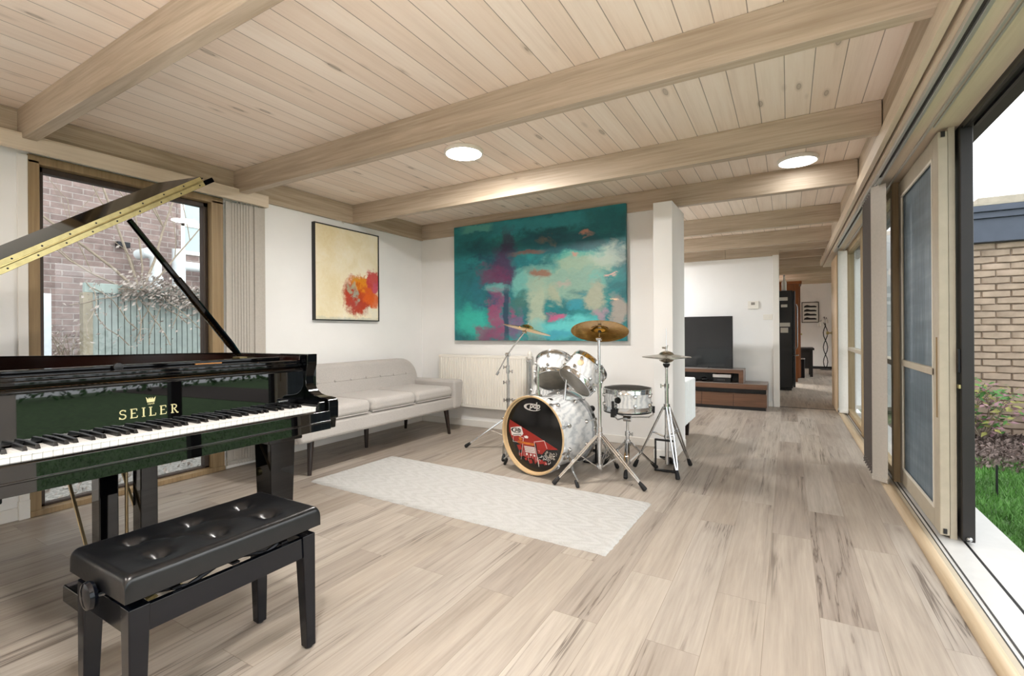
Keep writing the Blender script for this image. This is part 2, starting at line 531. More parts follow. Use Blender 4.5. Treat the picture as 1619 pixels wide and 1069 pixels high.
# ------------------------------------------------------------------ mesh builder
class MB:
    def __init__(s, M=None):
        s.v, s.f, s.M = [], [], M or Matrix.Identity(4)
    def add(s, vs, fs):
        b = len(s.v)
        s.v += [tuple(s.M @ Vector(p)) for p in vs]
        s.f += [tuple(i + b for i in f) for f in fs]
        return s
    def box(s, x0, x1, y0, y1, z0, z1):
        return s.hexa([(x0, y0, z0), (x1, y0, z0), (x1, y1, z0), (x0, y1, z0)], [(x0, y0, z1), (x1, y0, z1), (x1, y1, z1), (x0, y1, z1)])
    def hexa(s, b, t):
        return s.add(list(b) + list(t), [(3, 2, 1, 0), (4, 5, 6, 7), (0, 1, 5, 4), (1, 2, 6, 5), (2, 3, 7, 6), (3, 0, 4, 7)])
    def prism(s, poly, axis, a, b):
        n = len(poly)
        def P(p, h):
            return {'x': (h, p[0], p[1]), 'y': (p[0], h, p[1]), 'z': (p[0], p[1], h)}[axis]
        return s.add([P(p, a) for p in poly] + [P(p, b) for p in poly],
                     [tuple(range(n)), tuple(range(2 * n - 1, n - 1, -1))] + [(i, i + n, (i + 1) % n + n, (i + 1) % n) for i in range(n)])
    def tube(s, pts, r, n=10, caps=True, flat=None):
        pts = [Vector(p) for p in pts]
        rs = r if isinstance(r, (list, tuple)) else [r] * len(pts)
        vs, fs = [], []
        up = None
        for i, p in enumerate(pts):
            d = (pts[min(i + 1, len(pts) - 1)] - pts[max(i - 1, 0)]).normalized()
            if up is None:
                up = Vector((0, 0, 1)) if abs(d.z) < .9 else Vector((1, 0, 0))
            a = d.cross(up).normalized()
            up = a.cross(d).normalized()
            for k in range(n):
                an = 2 * math.pi * k / n
                fl = flat or 1
                vs.append(tuple(p + a * (rs[i] * math.cos(an)) + up * (rs[i] * fl * math.sin(an))))
        for i in range(len(pts) - 1):
            for k in range(n):
                k2 = (k + 1) % n
                fs.append((i * n + k, i * n + k2, (i + 1) * n + k2, (i + 1) * n + k))
        if caps:
            fs += [tuple(range(n - 1, -1, -1)), tuple(range((len(pts) - 1) * n, len(pts) * n))]
        return s.add(vs, fs)
    def lathe(s, prof, O=(0, 0, 0), axis=(0, 0, 1), n=32, closed=False):
        A = Vector(axis).normalized()
        u = A.orthogonal().normalized()
        w = A.cross(u)
        O = Vector(O)
        vs, fs = [], []
        for (r, h) in prof:
            for k in range(n):
                an = 2 * math.pi * k / n
                vs.append(tuple(O + A * h + (u * math.cos(an) + w * math.sin(an)) * max(r, 1e-5)))
        L = len(prof)
        for i in range(L if closed else L - 1):
            j = (i + 1) % L
            for k in range(n):
                k2 = (k + 1) % n
                fs.append((i * n + k, i * n + k2, j * n + k2, j * n + k))
        if not closed:
            if prof[0][0] > 1e-4: fs.append(tuple(range(n - 1, -1, -1)))
            if prof[-1][0] > 1e-4: fs.append(tuple(range((L - 1) * n, L * n)))
        return s.add(vs, fs)
    def sphere(s, O, r, n=16, m_=10):
        rx, ry, rz = r if isinstance(r, tuple) else (r, r, r)
        vs, fs = [], []
        for i in range(m_ + 1):
            th = math.pi * i / m_
            for k in range(n):
                an = 2 * math.pi * k / n
                q = max(math.sin(th), 1e-4)
                vs.append((O[0] + rx * q * math.cos(an), O[1] + ry * q * math.sin(an), O[2] + rz * math.cos(th)))
        for i in range(m_):
            for k in range(n):
                k2 = (k + 1) % n
                fs.append((i * n + k, (i + 1) * n + k, (i + 1) * n + k2, i * n + k2))
        return s.add(vs, fs)
    def grid(s, fn, nu, nv):
        vs = [fn(i / nu, j / nv) for j in range(nv + 1) for i in range(nu + 1)]
        fs = [(j * (nu + 1) + i, j * (nu + 1) + i + 1, (j + 1) * (nu + 1) + i + 1, (j + 1) * (nu + 1) + i) for j in range(nv) for i in range(nu)]
        return s.add(vs, fs)
    def build(s, name, mat, parent=None, smooth=True, bevel=0, seg=2, recalc=True, label=None, subsurf=0, angle=38):
        me = bpy.data.meshes.new(name)
        me.from_pydata(s.v, [], s.f)
        if recalc:
            import bmesh
            bm = bmesh.new()
            bm.from_mesh(me)
            bmesh.ops.recalc_face_normals(bm, faces=bm.faces)
            bm.to_mesh(me)
            bm.free()
        me.materials.append(M[mat] if isinstance(mat, str) else mat)
        if smooth:
            me.polygons.foreach_set('use_smooth', [True] * len(me.polygons))
            if not subsurf:
                me.set_sharp_from_angle(angle=R(angle))
        o = bpy.data.objects.new(name, me)
        COL.objects.link(o)
        if bevel:
            md = o.modifiers.new('bevel', 'BEVEL')
            md.width = bevel
            md.segments = seg
            md.limit_method = 'ANGLE'
            md.angle_limit = R(35)
            md.harden_normals = True
        if subsurf:
            md = o.modifiers.new('subsurf', 'SUBSURF')
            md.levels = md.render_levels = subsurf
        if parent is not None:
            adopt(o, parent)
        if label: o['label'] = label
        return o

def base_loc(p):
    v = Vector(p.location)
    while p.parent is not None:
        p = p.parent
        v += Vector(p.location)
    return v
WORLD = {}
def adopt(o, parent):
    o.parent = parent
    w = WORLD.get(parent.name, Matrix.Identity(4))
    o.matrix_parent_inverse = w.inverted()
    WORLD[o.name] = Matrix.Identity(4)

def thing(name, label, cat, loc=(0, 0, 0), group=None):
    o = bpy.data.objects.new(name, None)
    o.empty_display_size = .1
    o.location = loc
    WORLD[o.name] = Matrix.Translation(loc)
    COL.objects.link(o)
    o['label'] = label
    o['category'] = cat
    if group: o['group'] = group
    return o
def tag(o, label, cat, group=None):
    o['label'] = label
    o['category'] = cat
    if group: o['group'] = group
    return o
def struct(o, label=None):
    o['kind'] = 'structure'
    if label: o['label'] = label
    return o
def copy_tree(o, off, parent=None, top=True):
    c = o.copy()
    COL.objects.link(c)
    if top:
        c.location = Vector(o.location) + Vector(off)
    if parent is not None:
        c.parent = parent
        c.matrix_parent_inverse = o.matrix_parent_inverse.copy()
    for ch in list(o.children):
        copy_tree(ch, off, c, False)
    return c
def B(x0, x1, y0, y1, z0, z1):
    return MB().box(x0, x1, y0, y1, z0, z1)
def text_mesh(mb, txt, size, M_, shear=0, fat=0, ext=.001):
    cu = bpy.data.curves.new('t', 'FONT')
    cu.body = txt
    cu.size = size
    cu.shear = shear
    cu.offset = fat
    cu.extrude = ext
    cu.align_x = 'CENTER'
    o = bpy.data.objects.new('t', cu)
    COL.objects.link(o)
    dg = bpy.context.evaluated_depsgraph_get()
    me = bpy.data.meshes.new_from_object(o.evaluated_get(dg))
    old = mb.M
    mb.M = M_
    mb.add([tuple(v.co) for v in me.vertices], [tuple(p.vertices) for p in me.polygons])
    mb.M = old
    bpy.data.objects.remove(o)
    bpy.data.curves.remove(cu)
    bpy.data.meshes.remove(me)
def frame3(O, X, Y, Z):
    m = Matrix.Identity(4)
    for i in range(3):
        m[i][0], m[i][1], m[i][2], m[i][3] = X[i], Y[i], Z[i], O[i]
    return m

# ================================================================== THE ROOM
XL, YB, ZC, ZB = -3.90, 4.52, 2.40, 2.215     # left wall, back wall, boards, beam undersides
struct(B(XL, .62, -3.0, 7.76, -.06, 0).build('floor', 'floor', smooth=False))
struct(B(-4.1, .88, -3.0, 8.4, ZC, ZC + .06).build('ceiling', 'ceiling', smooth=False))
struct(B(-4.1, 1.5, 8.4, 16.2, ZC, ZC + .06).build('ceiling', 'ceiling', smooth=False))
# left wall either side of the window
struct(B(XL - .14, XL, -3.0, 1.0, 0, ZC).build('wall_left', 'wall', smooth=False))
struct(B(XL - .14, XL, 2.13, YB + .12, 0, ZC).build('wall_left', 'wall', smooth=False))
struct(B(XL - .14, XL - .01, 1.0, 2.13, 2.14, ZC).build('wall_left', 'wall', smooth=False))
struct(B(XL - .02, XL + .012, 2.14, YB, 0, .075).build('baseboard_left', 'trim_white', bevel=.004))
struct(B(XL, XL + .012, -2.9, .985, 0, .075).build('baseboard_left', 'trim_white', bevel=.004))
# back wall and the projecting wall end
struct(B(XL - .1, -.99, YB, YB + .13, 0, ZC).build('wall_back', 'wall', smooth=False))
struct(B(XL, -.99, YB - .013, YB, 0, .075).build('baseboard_back', 'trim_white', bevel=.004))
struct(B(-.99, -.833, 4.125, YB + .13, 0, 2.175).build('wall_end', 'wall', bevel=.004))
struct(B(-.996, -.827, 4.117, YB + .13, 0, .075).build('baseboard_end', 'trim_white', bevel=.004))
# television wall with the opening to the kitchen
struct(B(-4.0, -.186, 7.73, 7.85, 0, 2.14).build('wall_television', 'wall', smooth=False))
struct(B(-.186, -.108, 7.705, 7.87, 0, 2.15).build('trim_1', 'trim_white', bevel=.004))
struct(B(-4.0, -.19, 7.715, 7.73, 0, .075).build('baseboard_television', 'trim_white', bevel=.003))
struct(B(-4.0, -.8, 7.715, 7.84, 2.142, 2.39).build('trim_2', 'beam', bevel=.003))
struct(B(-.797, .5, 7.716, 7.84, 2.205, 2.39).build('trim_3', 'beam', bevel=.003))
struct(B(-.797, -.108, 7.717, 7.84, 2.142, 2.205).build('trim_4', 'beam', bevel=.003))
struct(B(-4.0, -3.9, YB + .13, 7.73, 0, ZC).build('wall_far_left', 'wall', smooth=False))
# behind the camera
struct(B(XL - .1, 1.0, -3.1, -3.0, 0, ZC).build('wall_rear', 'wall', smooth=False))
# ceiling plates on the walls and the beams
struct(B(XL, XL + .03, -2.95, YB, 2.21, ZC - .001).build('trim_5', 'beam_y', bevel=.003))
for (y0, y1, x1) in ((-1.55, -1.48, .47), (-.30, -.23, .47), (.952, 1.018, .47), (2.205, 2.275, .47), (3.425, 3.495, .47), (4.50, 4.57, .47), (5.98, 6.05, .5), (7.20, 7.27, .5)):
    struct(B(XL + .028, x1, y0, y1, ZB, ZC - .0005).build('trim_beam', 'beam', bevel=.004))
for y0 in (8.50, 9.75, 11.0, 12.25, 13.5):
    struct(B(-1.8, 1.3, y0, y0 + .07, 2.2, ZC - .0005).build('trim_beam', 'beam', bevel=.004))
# pelmets
struct(B(.459, .487, -2.95, 9.3, 2.131, 2.222).build('trim_6', 'pelmet', bevel=.003))
struct(B(.475, .50, -2.95, 9.3, 2.215, ZC - .001).build('trim_7', 'beam_y', bevel=.002))
struct(B(-3.815, -3.79, -2.9, 2.455, 2.147, 2.238).build('trim_8', 'pelmet', bevel=.003))
struct(B(XL, -3.815, 2.43, 2.455, 2.147, 2.238).build('trim_9', 'pelmet', bevel=.002))
struct(B(XL, -3.79, -2.9, 2.455, 2.238, 2.244).build('trim_10', 'pelmet'))

# ------------------------------------------------------------------ left window
w = B(-4.02, -3.885, 1.0, 1.052, 0, 2.13)
w.box(-4.02, -3.885, 2.04, 2.13, 0, 2.13).box(-4.02, -3.885, 1.0, 2.13, 2.11, 2.16).box(-4.02, -3.875, 1.0, 2.13, 0, .035)
win = struct(w.build('window_1', 'frame_brown', bevel=.004))
w = B(-3.995, -3.94, 1.052, 1.082, .035, 2.11)
w.box(-3.995, -3.94, 2.005, 2.04, .035, 2.11).box(-3.995, -3.94, 1.052, 2.04, 2.075, 2.11).box(-3.995, -3.94, 1.052, 2.04, .035, .05)
w.build('window_frame', 'frame_dark', win, bevel=.003)
B(-3.972, -3.966, 1.08, 2.008, .045, 2.078).build('window_pane', 'glass', win, smooth=False)
struct(B(XL, XL + .016, .955, 1.0, 0, 2.15).build('trim_11', 'trim_white', bevel=.003))
struct(B(XL, XL + .024, .95, 1.0, 0, .11).build('trim_12', 'trim_white', bevel=.003))

# ------------------------------------------------------------------ right wall of doors and windows
struct(B(.5, .76, -3.0, 9.4, 2.12, 2.17).build('trim_13', 'pelmet', smooth=False))
struct(B(.76, .88, -3.0, 8.4, 2.10, 2.2).build('trim_14', 'black_timber', smooth=False))
struct(B(.5, .88, -3.0, 8.4, 2.2, 2.4).build('wall_right', 'black_timber', smooth=False))
t = B(.515, .53, -2.9, 7.5, 2.098, 2.12)
t.box(.547, .562, -2.9, 7.5, 2.098, 2.12)
struct(t.build('trim_15', 'alu', bevel=.002))
struct(B(.53, .547, -2.9, 7.5, 2.112, 2.1205).build('trim_16', 'groove', smooth=False))
t = B(.625, .637, -2.9, 7.5, 2.106, 2.12)
t.box(.647, .655, -2.9, 3.2, 2.11, 2.12)
struct(t.build('trim_17', 'alu', bevel=.002))
t = B(.76, .772, -2.9, 3.2, 2.085, 2.105)
t.box(.80, .815, -2.9, 3.2, 2.085, 2.105)
struct(t.build('trim_18', 'steel_dark', bevel=.002))
# floor strip, grooves, sills
t = MB()
t.prism([(.558, 0), (.558, .008), (.566, .019), (.58, .024), (.598, .023), (.611, .015), (.615, 0)], 'y', -2.9, 7.7)
struct(t.build('trim_19', 'timber_strip'))
struct(B(.613, .76, -2.9, 7.7, -.06, .004).build('trim_20', 'alu_white', smooth=False))
struct(B(.615, .636, -2.9, 7.7, .003, .006).build('trim_21', 'cream_frame', smooth=False))
t = B(.636, .6415, -2.9, 7.7, .003, .0065)
t.box(.656, .6625, -2.9, 7.7, .003, .0065)
struct(t.build('trim_22', 'groove', smooth=False))
struct(B(.76, .98, -2.9, 7.7, -.1, -.004).build('trim_23', 'alu_white', smooth=False))
struct(B(.764, .775, -2.9, 3.3, -.006, .0).build('trim_24', 'steel_dark', smooth=False))
# solid posts
for i, (y0, y1) in enumerate(((.9, 1.17), (-3.0, -2.5))):
    struct(B(.62, .78, y0, y1, 0, 2.12).build('wall_right', 'wall', smooth=False))
# sliding fly-screen door (inner)
d = MB()
x0, x1 = .672, .712
d.box(x0, x1, 3.24, 3.345, .02, 2.10).box(x0, x1, 4.16, 4.25, .02, 2.10).box(x0, x1, 3.345, 4.16, 1.995, 2.10).box(x0, x1, 3.345, 4.16, .02, .125)
dr = struct(d.build('door_1', 'cream_frame', bevel=.004))
d = MB()
xa, xb = .668, .676
d.box(xa, xb, 3.345, 3.36, .125, 1.995).box(xa, xb, 4.145, 4.16, .125, 1.995).box(xa, xb, 3.36, 4.145, 1.98, 1.995).box(xa, xb, 3.36, 4.145, .125, .14)
d.build('screen_bead', 'screen_edge', dr)
B(.664, .70, 3.345, 4.16, .835, .875).build('mid_rail', 'cream_frame', dr, bevel=.003)
B(.684, .688, 3.345, 4.16, .12, 2.0).build('fly_screen', 'fly_mesh', dr, smooth=False)
B(.668, .673, 3.27, 3.285, .62, 1.04).build('door_pull', 'frame_brown', dr, bevel=.002)
B(.685, .699, 3.233, 3.241, .03, .055).build('roller', 'black_plastic', dr)
B(.684, .70, 3.233, 3.241, 2.07, 2.098).build('top_guide', 'black_plastic', dr)
B(.678, .702, 3.342, 3.36, .35, .7).build('handle', 'frame_brown', dr, bevel=.003)
# jamb behind it, dark outer sliding door
struct(B(.714, .742, 3.25, 3.36, 0, 2.12).build('trim_25', 'cream_frame', bevel=.003))
d = MB()
x0, x1 = .752, .802
d.box(x0, x1, 3.215, 3.31, .012, 2.095).box(x0, x1, 4.2, 4.3, .012, 2.095).box(x0, x1, 3.31, 4.2, 1.98, 2.095).box(x0, x1, 3.31, 4.2, .012, .15)
dr2 = struct(d.build('door_2', 'black_timber', bevel=.004))
B(.774, .78, 3.3, 4.21, .14, 1.99).build('door_pane', 'glass', dr2, smooth=False)
MB().lathe([(.0, 0), (.012, 0), (.012, .012), (.006, .02), (0, .022)], (.777, 3.215, .03), (0, -1, 0), 14).build('door_stop', 'chrome_dull', dr2)
B(.742, .752, 3.218, 3.25, .78, .80).build('latch', 'brass', dr2, bevel=.002)
B(.742, .752, 3.225, 3.255, .86, .98).build('lock_plate', 'steel_dark', dr2, bevel=.002)
# fixed windows further along
wn = 2
for (ya, yb) in ((4.33, 5.9), (5.98, 7.55)):
    d = MB()
    d.box(.64, .74, ya - .05, ya + .02, 0, 2.12).box(.64, .74, yb - .02, yb + .05, 0, 2.12)
    d.box(.66, .72, ya, yb, 2.06, 2.12).box(.66, .72, ya, yb, .0, .06)
    wo = struct(d.build('window_%d' % wn, 'post_wood', bevel=.004))
    B(.655, .725, ya + .02, yb - .02, .82, .86).build('mid_rail', 'cream_frame', wo, bevel=.003)
    B(.688, .693, ya + .01, yb - .01, .05, 2.07).build('window_pane', 'glass', wo, smooth=False)
    wn += 1
struct(B(.62, .76, 7.6, 8.4, 0, 2.12).build('wall_right', 'wall', smooth=False))
struct(B(1.3, 1.44, 8.4, 9.2, 0, 2.4).build('wall_right', 'wall', smooth=False))
struct(B(1.3, 1.44, 13.4, 16.2, 0, 2.4).build('wall_right', 'wall', smooth=False))
struct(B(1.3, 1.44, 9.2, 13.4, 2.1, 2.4).build('wall_right', 'wall', smooth=False))
d = MB()
for y in (9.2, 10.6, 12.0, 13.4):
    d.box(1.33, 1.41, y - .04, y + .04, 0, 2.1)
d.box(1.33, 1.41, 9.2, 13.4, 0, .08).box(1.33, 1.41, 9.2, 13.4, 2.04, 2.1)
wo = struct(d.build('window_5', 'post_wood', bevel=.004))
B(1.36, 1.366, 9.2, 13.4, .06, 2.06).build('window_pane', 'glass', wo, smooth=False)
struct(B(.62, 1.44, 8.4, 8.5, 0, 2.4).build('wall_right', 'wall', smooth=False))
# unseen rear run of windows on the same wall, added for more daylight
d = MB()
for y in (-2.5, -.82, .86):
    d.box(.64, .74, y - .04, y + .04, 0, 2.12)
d.box(.66, .72, -2.5, .9, 2.06, 2.12).box(.66, .72, -2.5, .9, 0, .06)
wo = struct(d.build('window_4', 'post_wood', bevel=.004))
B(.688, .693, -2.5, .9, .05, 2.07).build('window_pane', 'glass', wo, smooth=False)

# ------------------------------------------------------------------ kitchen shell beyond
struct(B(-1.9, .62, 7.76, 8.45, -.06, 0).build('floor', 'floor', smooth=False))
struct(B(-1.9, 1.3, 8.45, 16.2, -.06, 0).build('floor', 'floor', smooth=False))
struct(B(-.13, .62, 7.735, 7.775, 0, .003).build('trim_26', 'groove', smooth=False))
struct(B(-2.0, -1.9, 7.85, 16.2, 0, ZC).build('wall_kitchen', 'wall', smooth=False))
struct(B(-1.9, 1.44, 15.9, 16.0, 0, ZC).build('wall_far', 'wall', smooth=False))
struct(B(-1.9, 1.3, 15.885, 15.9, 0, .07).build('baseboard_far', 'black_timber', smooth=False))

# ================================================================== LIGHTING FIXTURES, SEEN AND ADDED
def ceiling_lamp(x, y, mat, label, group='round ceiling lamps'):
    t = thing('ceiling_lamp', label, 'lamp', (x, y, ZC), group)
    MB().lathe([(.135, 0), (.14, -.006), (.14, -.026), (.134, -.03), (.126, -.03), (.126, 0)], (x, y, ZC - .0005), (0, 0, 1), 40, True).build('rim', 'glass_lamp', t)
    MB().lathe([(.126, -.027), (.12, -.031), (.09, -.036), (.05, -.039), (0, -.04)], (x, y, ZC), (0, 0, 1), 40).build('diffuser', mat, t)
    return t
ceiling_lamp(-2.02, 2.81, 'lamp_on', 'round flush ceiling lamp glowing bright white between two beams above the rug')
ceiling_lamp(.07, 4.27, 'lamp_dim', 'round white flush ceiling lamp, dim, near the window wall on the right')
ceiling_lamp(-.55, .25, 'lamp_on', 'added unseen flush ceiling lamp behind the viewer, near the piano bench')  # out of view, added to brighten the room
ceiling_lamp(-2.6, 6.6, 'added_lamp_side', 'added flush ceiling lamp above the sitting area, unseen behind the wall end')  # added out of sight to brighten the television wall
ceiling_lamp(-1.1, 11.85, 'added_lamp_low', 'added unseen flush ceiling lamp in the kitchen beyond the doorway')  # added where the doorway hides it, to brighten the kitchen
ceiling_lamp(-2.4, -1.2, 'lamp_on', 'added unseen flush ceiling lamp at the rear of the room')  # another unseen lamp added for more room light

def uplighter(x, y, label):  # unseen cans added to throw light up onto the ceiling
    t = thing('added_uplighter', label, 'lamp', (x, y, 0), 'added unseen can uplighters on the floor')
    MB().lathe([(.0, 0), (.12, 0), (.12, .34), (.108, .34), (.108, .27), (0, .27)], (x, y, 0), n=32).build('can', 'black_plastic', t)
    MB().lathe([(0, .285), (.10, .285), (.10, .275), (0, .275)], (x, y, 0), n=32).build('bulb', 'added_lamp_up', t)
uplighter(-.35, -.55, 'added black can uplighter unseen behind the viewer, nearer the piano')
uplighter(.15, -1.75, 'added unseen black can uplighter at the rear window')
# ================================================================== OUTSIDE, LEFT
struct(B(-9.2, -4.04, -3, 9, -.2, -.1).build('ground_left', plain('mulch_and_gravel', '#8a8680', .95, noise=.55, nscale=55, bump=.8), smooth=False))
struct(B(-8.9, -8.6, -4, 10, -.2, 6.0).build('brick_building', 'brick_red', smooth=False))
w = MB()
y0, y1, z0, z1 = 4.02, 5.2, 2.4, 3.4
w.box(-8.62, -8.57, y0, y0 + .06, z0, z1).box(-8.62, -8.57, y1 - .06, y1, z0, z1).box(-8.62, -8.57, y0, y1, z0, z0 + .06).box(-8.62, -8.57, y0, y1, 2.86, 2.95).box(-8.62, -8.57, y0, y1, z1 - .06, z1)
wo = tag(w.build('neighbour_window', 'white_enamel', bevel=.004), 'white framed window in the pink brick wall outside the left window', 'window')
B(-8.60, -8.59, y0 + .04, y1 - .04, z0 + .04, z1 - .04).build('window_pane', plain('pale_blind_glass', '#9fb2b6', .15), wo, smooth=False)
t = thing('waste_pipe', 'thick white plastic waste pipe elbow rising beside the brick wall outside', 'pipe', (-8.2, 3.45, 0))
MB().tube([(-8.4, 3.36, 2.28), (-8.2, 3.4, 2.3), (-8.2, 3.46, 2.27), (-8.2, 3.5, 2.2), (-8.2, 3.5, -.1)], .075, 14).build('pipe_elbow', 'pipe_white', t)
MB().tube([(-8.2, 3.5, 1.95), (-8.2, 3.5, 1.88)], .09, 14).build('pipe_collar', 'pipe_white', t)
t = thing('drain_pipe', 'white plastic pipe running sideways with a tee on the brick wall outside', 'pipe', (-8.25, 4.0, 0))
MB().tube([(-8.3, 3.82, 2.17), (-8.3, 5.6, 2.16)], .075, 14).build('pipe_run', 'pipe_white', t)
MB().tube([(-8.3, 3.86, 2.42), (-8.3, 3.86, -.1)], .09, 14).build('pipe_tee', 'pipe_white', t)
MB().tube([(-8.3, 3.86, 3.9), (-8.3, 3.86, 2.42)], .03, 10).build('vent_stack', 'brick_red', t)
tag(B(-8.58, -8.5, 3.14, 3.3, 2.38, 2.46).build('wall_vent', 'steel_dark', bevel=.005), 'small dark vent in the brick wall outside', 'vent')
# slatted fence panel, one mesh of boards with a cap and end post
f = MB()
y = 2.27
while y < 6.5:
    f.box(-6.83, -6.80, y, y + .052, -.1, 1.56)
    y += .062
fo = tag(f.build('timber_fence', plain('grey_green_slats', '#9aa5a1', .8, noise=.12, nscale=10), smooth=False), 'grey green vertical slat fence overgrown with dry vine outside the left window', 'fence')
B(-6.86, -6.82, 2.2, 6.5, .2, .3).build('fence_rail', plain('grey_green_rail', '#6e7a74', .8), fo)
B(-6.845, -6.775, 2.2, 6.5, 1.56, 1.67).build('fence_cap', plain('grey_green_cap', '#9aa8a2', .8, noise=.1), fo, bevel=.006)
B(-6.87, -6.77, 2.18, 2.27, -.1, 1.56).build('fence_post', plain('weathered_post', '#9a907d', .85, noise=.15), fo, bevel=.006)
tag(B(-6.85, -6.70, 1.78, 1.90, -.1, 1.52).build('gate_post', 'white_post', bevel=.008), 'white painted post standing left of the slat fence outside', 'post')
# bare tree in front of the bricks
t = thing('bare_tree', 'bare pale tree with thin forking branches behind the slat fence', 'tree', (-7.35, 2.95, -.1))
rnd = random.Random(3)
tr = MB()
twigs = MB()
def branch(p, d, L, r, depth):
    pts = [Vector(p)]
    d = Vector(d).normalized()
    n = 4
    for i in range(n):
        d = (d + Vector((rnd.uniform(-.1, .1), rnd.uniform(-.2, .2), rnd.uniform(-.02, .16)))).normalized()
        pts.append(pts[-1] + d * L / n)
    (tr if r > .011 else twigs).tube(pts, [r * (1 - .4 * i / n) for i in range(n + 1)], 7 if r > .011 else 4)
    if depth > 0:
        for k in range(3 if depth > 1 else 2):
            q = pts[rnd.randint(2, n)]
            a = rnd.uniform(.35, .8) * (1 if k % 2 else -1)
            dd = Vector((d.x + rnd.uniform(-.2, .2), d.y * math.cos(a) + math.sin(a), abs(d.z * math.cos(a)) + .25))
            branch(q, dd, L * rnd.uniform(.55, .8), r * .58, depth - 1)
tr.tube([(-7.35, 3.05, -.1), (-7.35, 3.0, .8), (-7.35, 2.96, 1.7)], [.05, .04, .03], 9)
for (dy, dz, L, r) in ((-.62, .62, 1.7, .030), (-.35, .9, 1.9, .028), (-.08, 1, 1.4, .022), (.3, .95, 2.0, .028), (.6, .55, 1.3, .02), (-.95, .3, 1.1, .02)):
    branch((-7.35, 2.96, 1.62), (rnd.uniform(-.08, .08), dy, dz), L, r * .62, 3)
tr.build('branches', 'bark', t)
twigs.build('twigs', 'bark', t)
lv = MB()
def leaf_quad(mb, p, s, rr):
    a = Vector((rr.uniform(-1, 1), rr.uniform(-1, 1), rr.uniform(-1, 1))).normalized()
    b = a.orthogonal().normalized()
    c = a.cross(b)
    p = Vector(p)
    mb.add([p - b * s, p - c * s * .5 + a * s * .2, p + b * s, p + c * s * .5 + a * s * .2], [(0, 1, 2), (0, 2, 3)])
# dry vine on the fence top
t = thing('dry_vine', 'dry brown vine with shrivelled leaves draped over the slat fence', 'plant', (-6.75, 4.0, 1.6))
vn = MB()
for k in range(46):
    y = rnd.uniform(2.2, 5.6)
    z = 1.62 + rnd.uniform(-.1, .12)
    pts = [Vector((-6.78, y, z))]
    d = Vector((rnd.uniform(.0, .3), rnd.uniform(-1, 1), rnd.uniform(-1, .5))).normalized()
    for i in range(5):
        d = (d + Vector((rnd.uniform(-.25, .3), rnd.uniform(-.5, .5), rnd.uniform(-.4, .25)))).normalized()
        pts.append(pts[-1] + d * .14)
        pts[-1].x = max(pts[-1].x, -6.77)
    vn.tube(pts, .006, 4)
    for q in pts:
        for j in range(3):
            leaf_quad(lv, q + Vector((rnd.uniform(0, .1), rnd.uniform(-.1, .1), rnd.uniform(-.08, .08))), rnd.uniform(.015, .034), rnd)
for k in range(2600):
    y = rnd.uniform(2.5, 5.8)
    leaf_quad(lv, (-6.76 + rnd.uniform(0, .14), y, 1.6 + .05 * math.sin(y * 5) + rnd.gauss(-.02, .085)), rnd.uniform(.016, .038), rnd)
vn.build('stems', 'bark', t)
lo = lv.build('dry_leaves', 'dead_leaf', t, smooth=False, recalc=False)
lo['kind'] = 'stuff'
lv = MB()
for k in range(1500):
    leaf_quad(lv, (rnd.uniform(-6.6, -4.2), rnd.uniform(.2, 5.5), -.095 + rnd.uniform(0, .03)), rnd.uniform(.015, .04), rnd)
o = lv.build('leaf_litter', 'dead_leaf', None, smooth=False, recalc=False)
o['kind'] = 'stuff'
tag(o, 'dry leaf litter on the ground outside the left window', 'leaves')
shr = thing('dry_shrub', 'leafless brown shrub against the bricks left of the slat fence', 'plant', (-7.6, 2.1, -.1))
tw = MB(); lv = MB()
for k in range(70):
    p = Vector((-7.6 + rnd.uniform(-.2, .2), 2.25 + rnd.uniform(-.45, .4), -.1))
    pts = [p]
    d = Vector((rnd.uniform(-.2, .2), rnd.uniform(-.3, .3), 1)).normalized()
    for i in range(5):
        d = (d + Vector((rnd.uniform(-.3, .3), rnd.uniform(-.4, .4), rnd.uniform(-.1, .2)))).normalized()
        pts.append(pts[-1] + d * rnd.uniform(.16, .34))
    tw.tube(pts, [.009, .008, .006, .005, .004, .003], 4)
    for q in pts[2:]:
        for j in range(2):
            leaf_quad(lv, q + Vector((rnd.uniform(-.1, .1), rnd.uniform(-.1, .1), rnd.uniform(-.1, .1))), rnd.uniform(.012, .028), rnd)
tw.build('twigs', 'bark', shr)
lv.build('dry_leaves', 'dead_leaf', shr, smooth=False, recalc=False)['kind'] = 'stuff'

# ================================================================== OUTSIDE, RIGHT
struct(B(.98, 12, -8, 14, -.22, -.12).build('ground_lawn', plain('lawn_soil', '#4c6a3a', .95, noise=.5, nscale=14, bump=.6), smooth=False))
g = MB()
rg = random.Random(11)
for k in range(26000):
    if k < 17000:
        y = rg.uniform(2.6, 5.9); x = rg.uniform(.96, .33 * y + .5)
    else:
        y = rg.uniform(-1, 6.0); x = rg.uniform(.98, 4.5)
    h = rg.uniform(.02, .06)
    a = rg.uniform(0, 6.283)
    dx, dy = math.cos(a) * .0035, math.sin(a) * .0035
    bx, by = rg.gauss(0, .02), rg.gauss(0, .02)
    g.add([(x - dx, y - dy, -.12), (x + dx, y + dy, -.12), (x + bx, y + by, -.12 + h)], [(0, 1, 2)])
o = g.build('lawn_grass', 'grass', None, smooth=False, recalc=False)
o['kind'] = 'stuff'
tag(o, 'short green lawn grass outside the open sliding door', 'grass')
ml = MB()
for k in range(4200):
    leaf_quad(ml, (rg.uniform(.98, 3.2), rg.uniform(5.5, 7.38), -.115 + rg.uniform(0, .05)), rg.uniform(.012, .035), rg)
o = ml.build('garden_mulch', plain('bark_mulch', '#756660', .95, noise=.5, nscale=16), None, smooth=False, recalc=False)
o['kind'] = 'stuff'
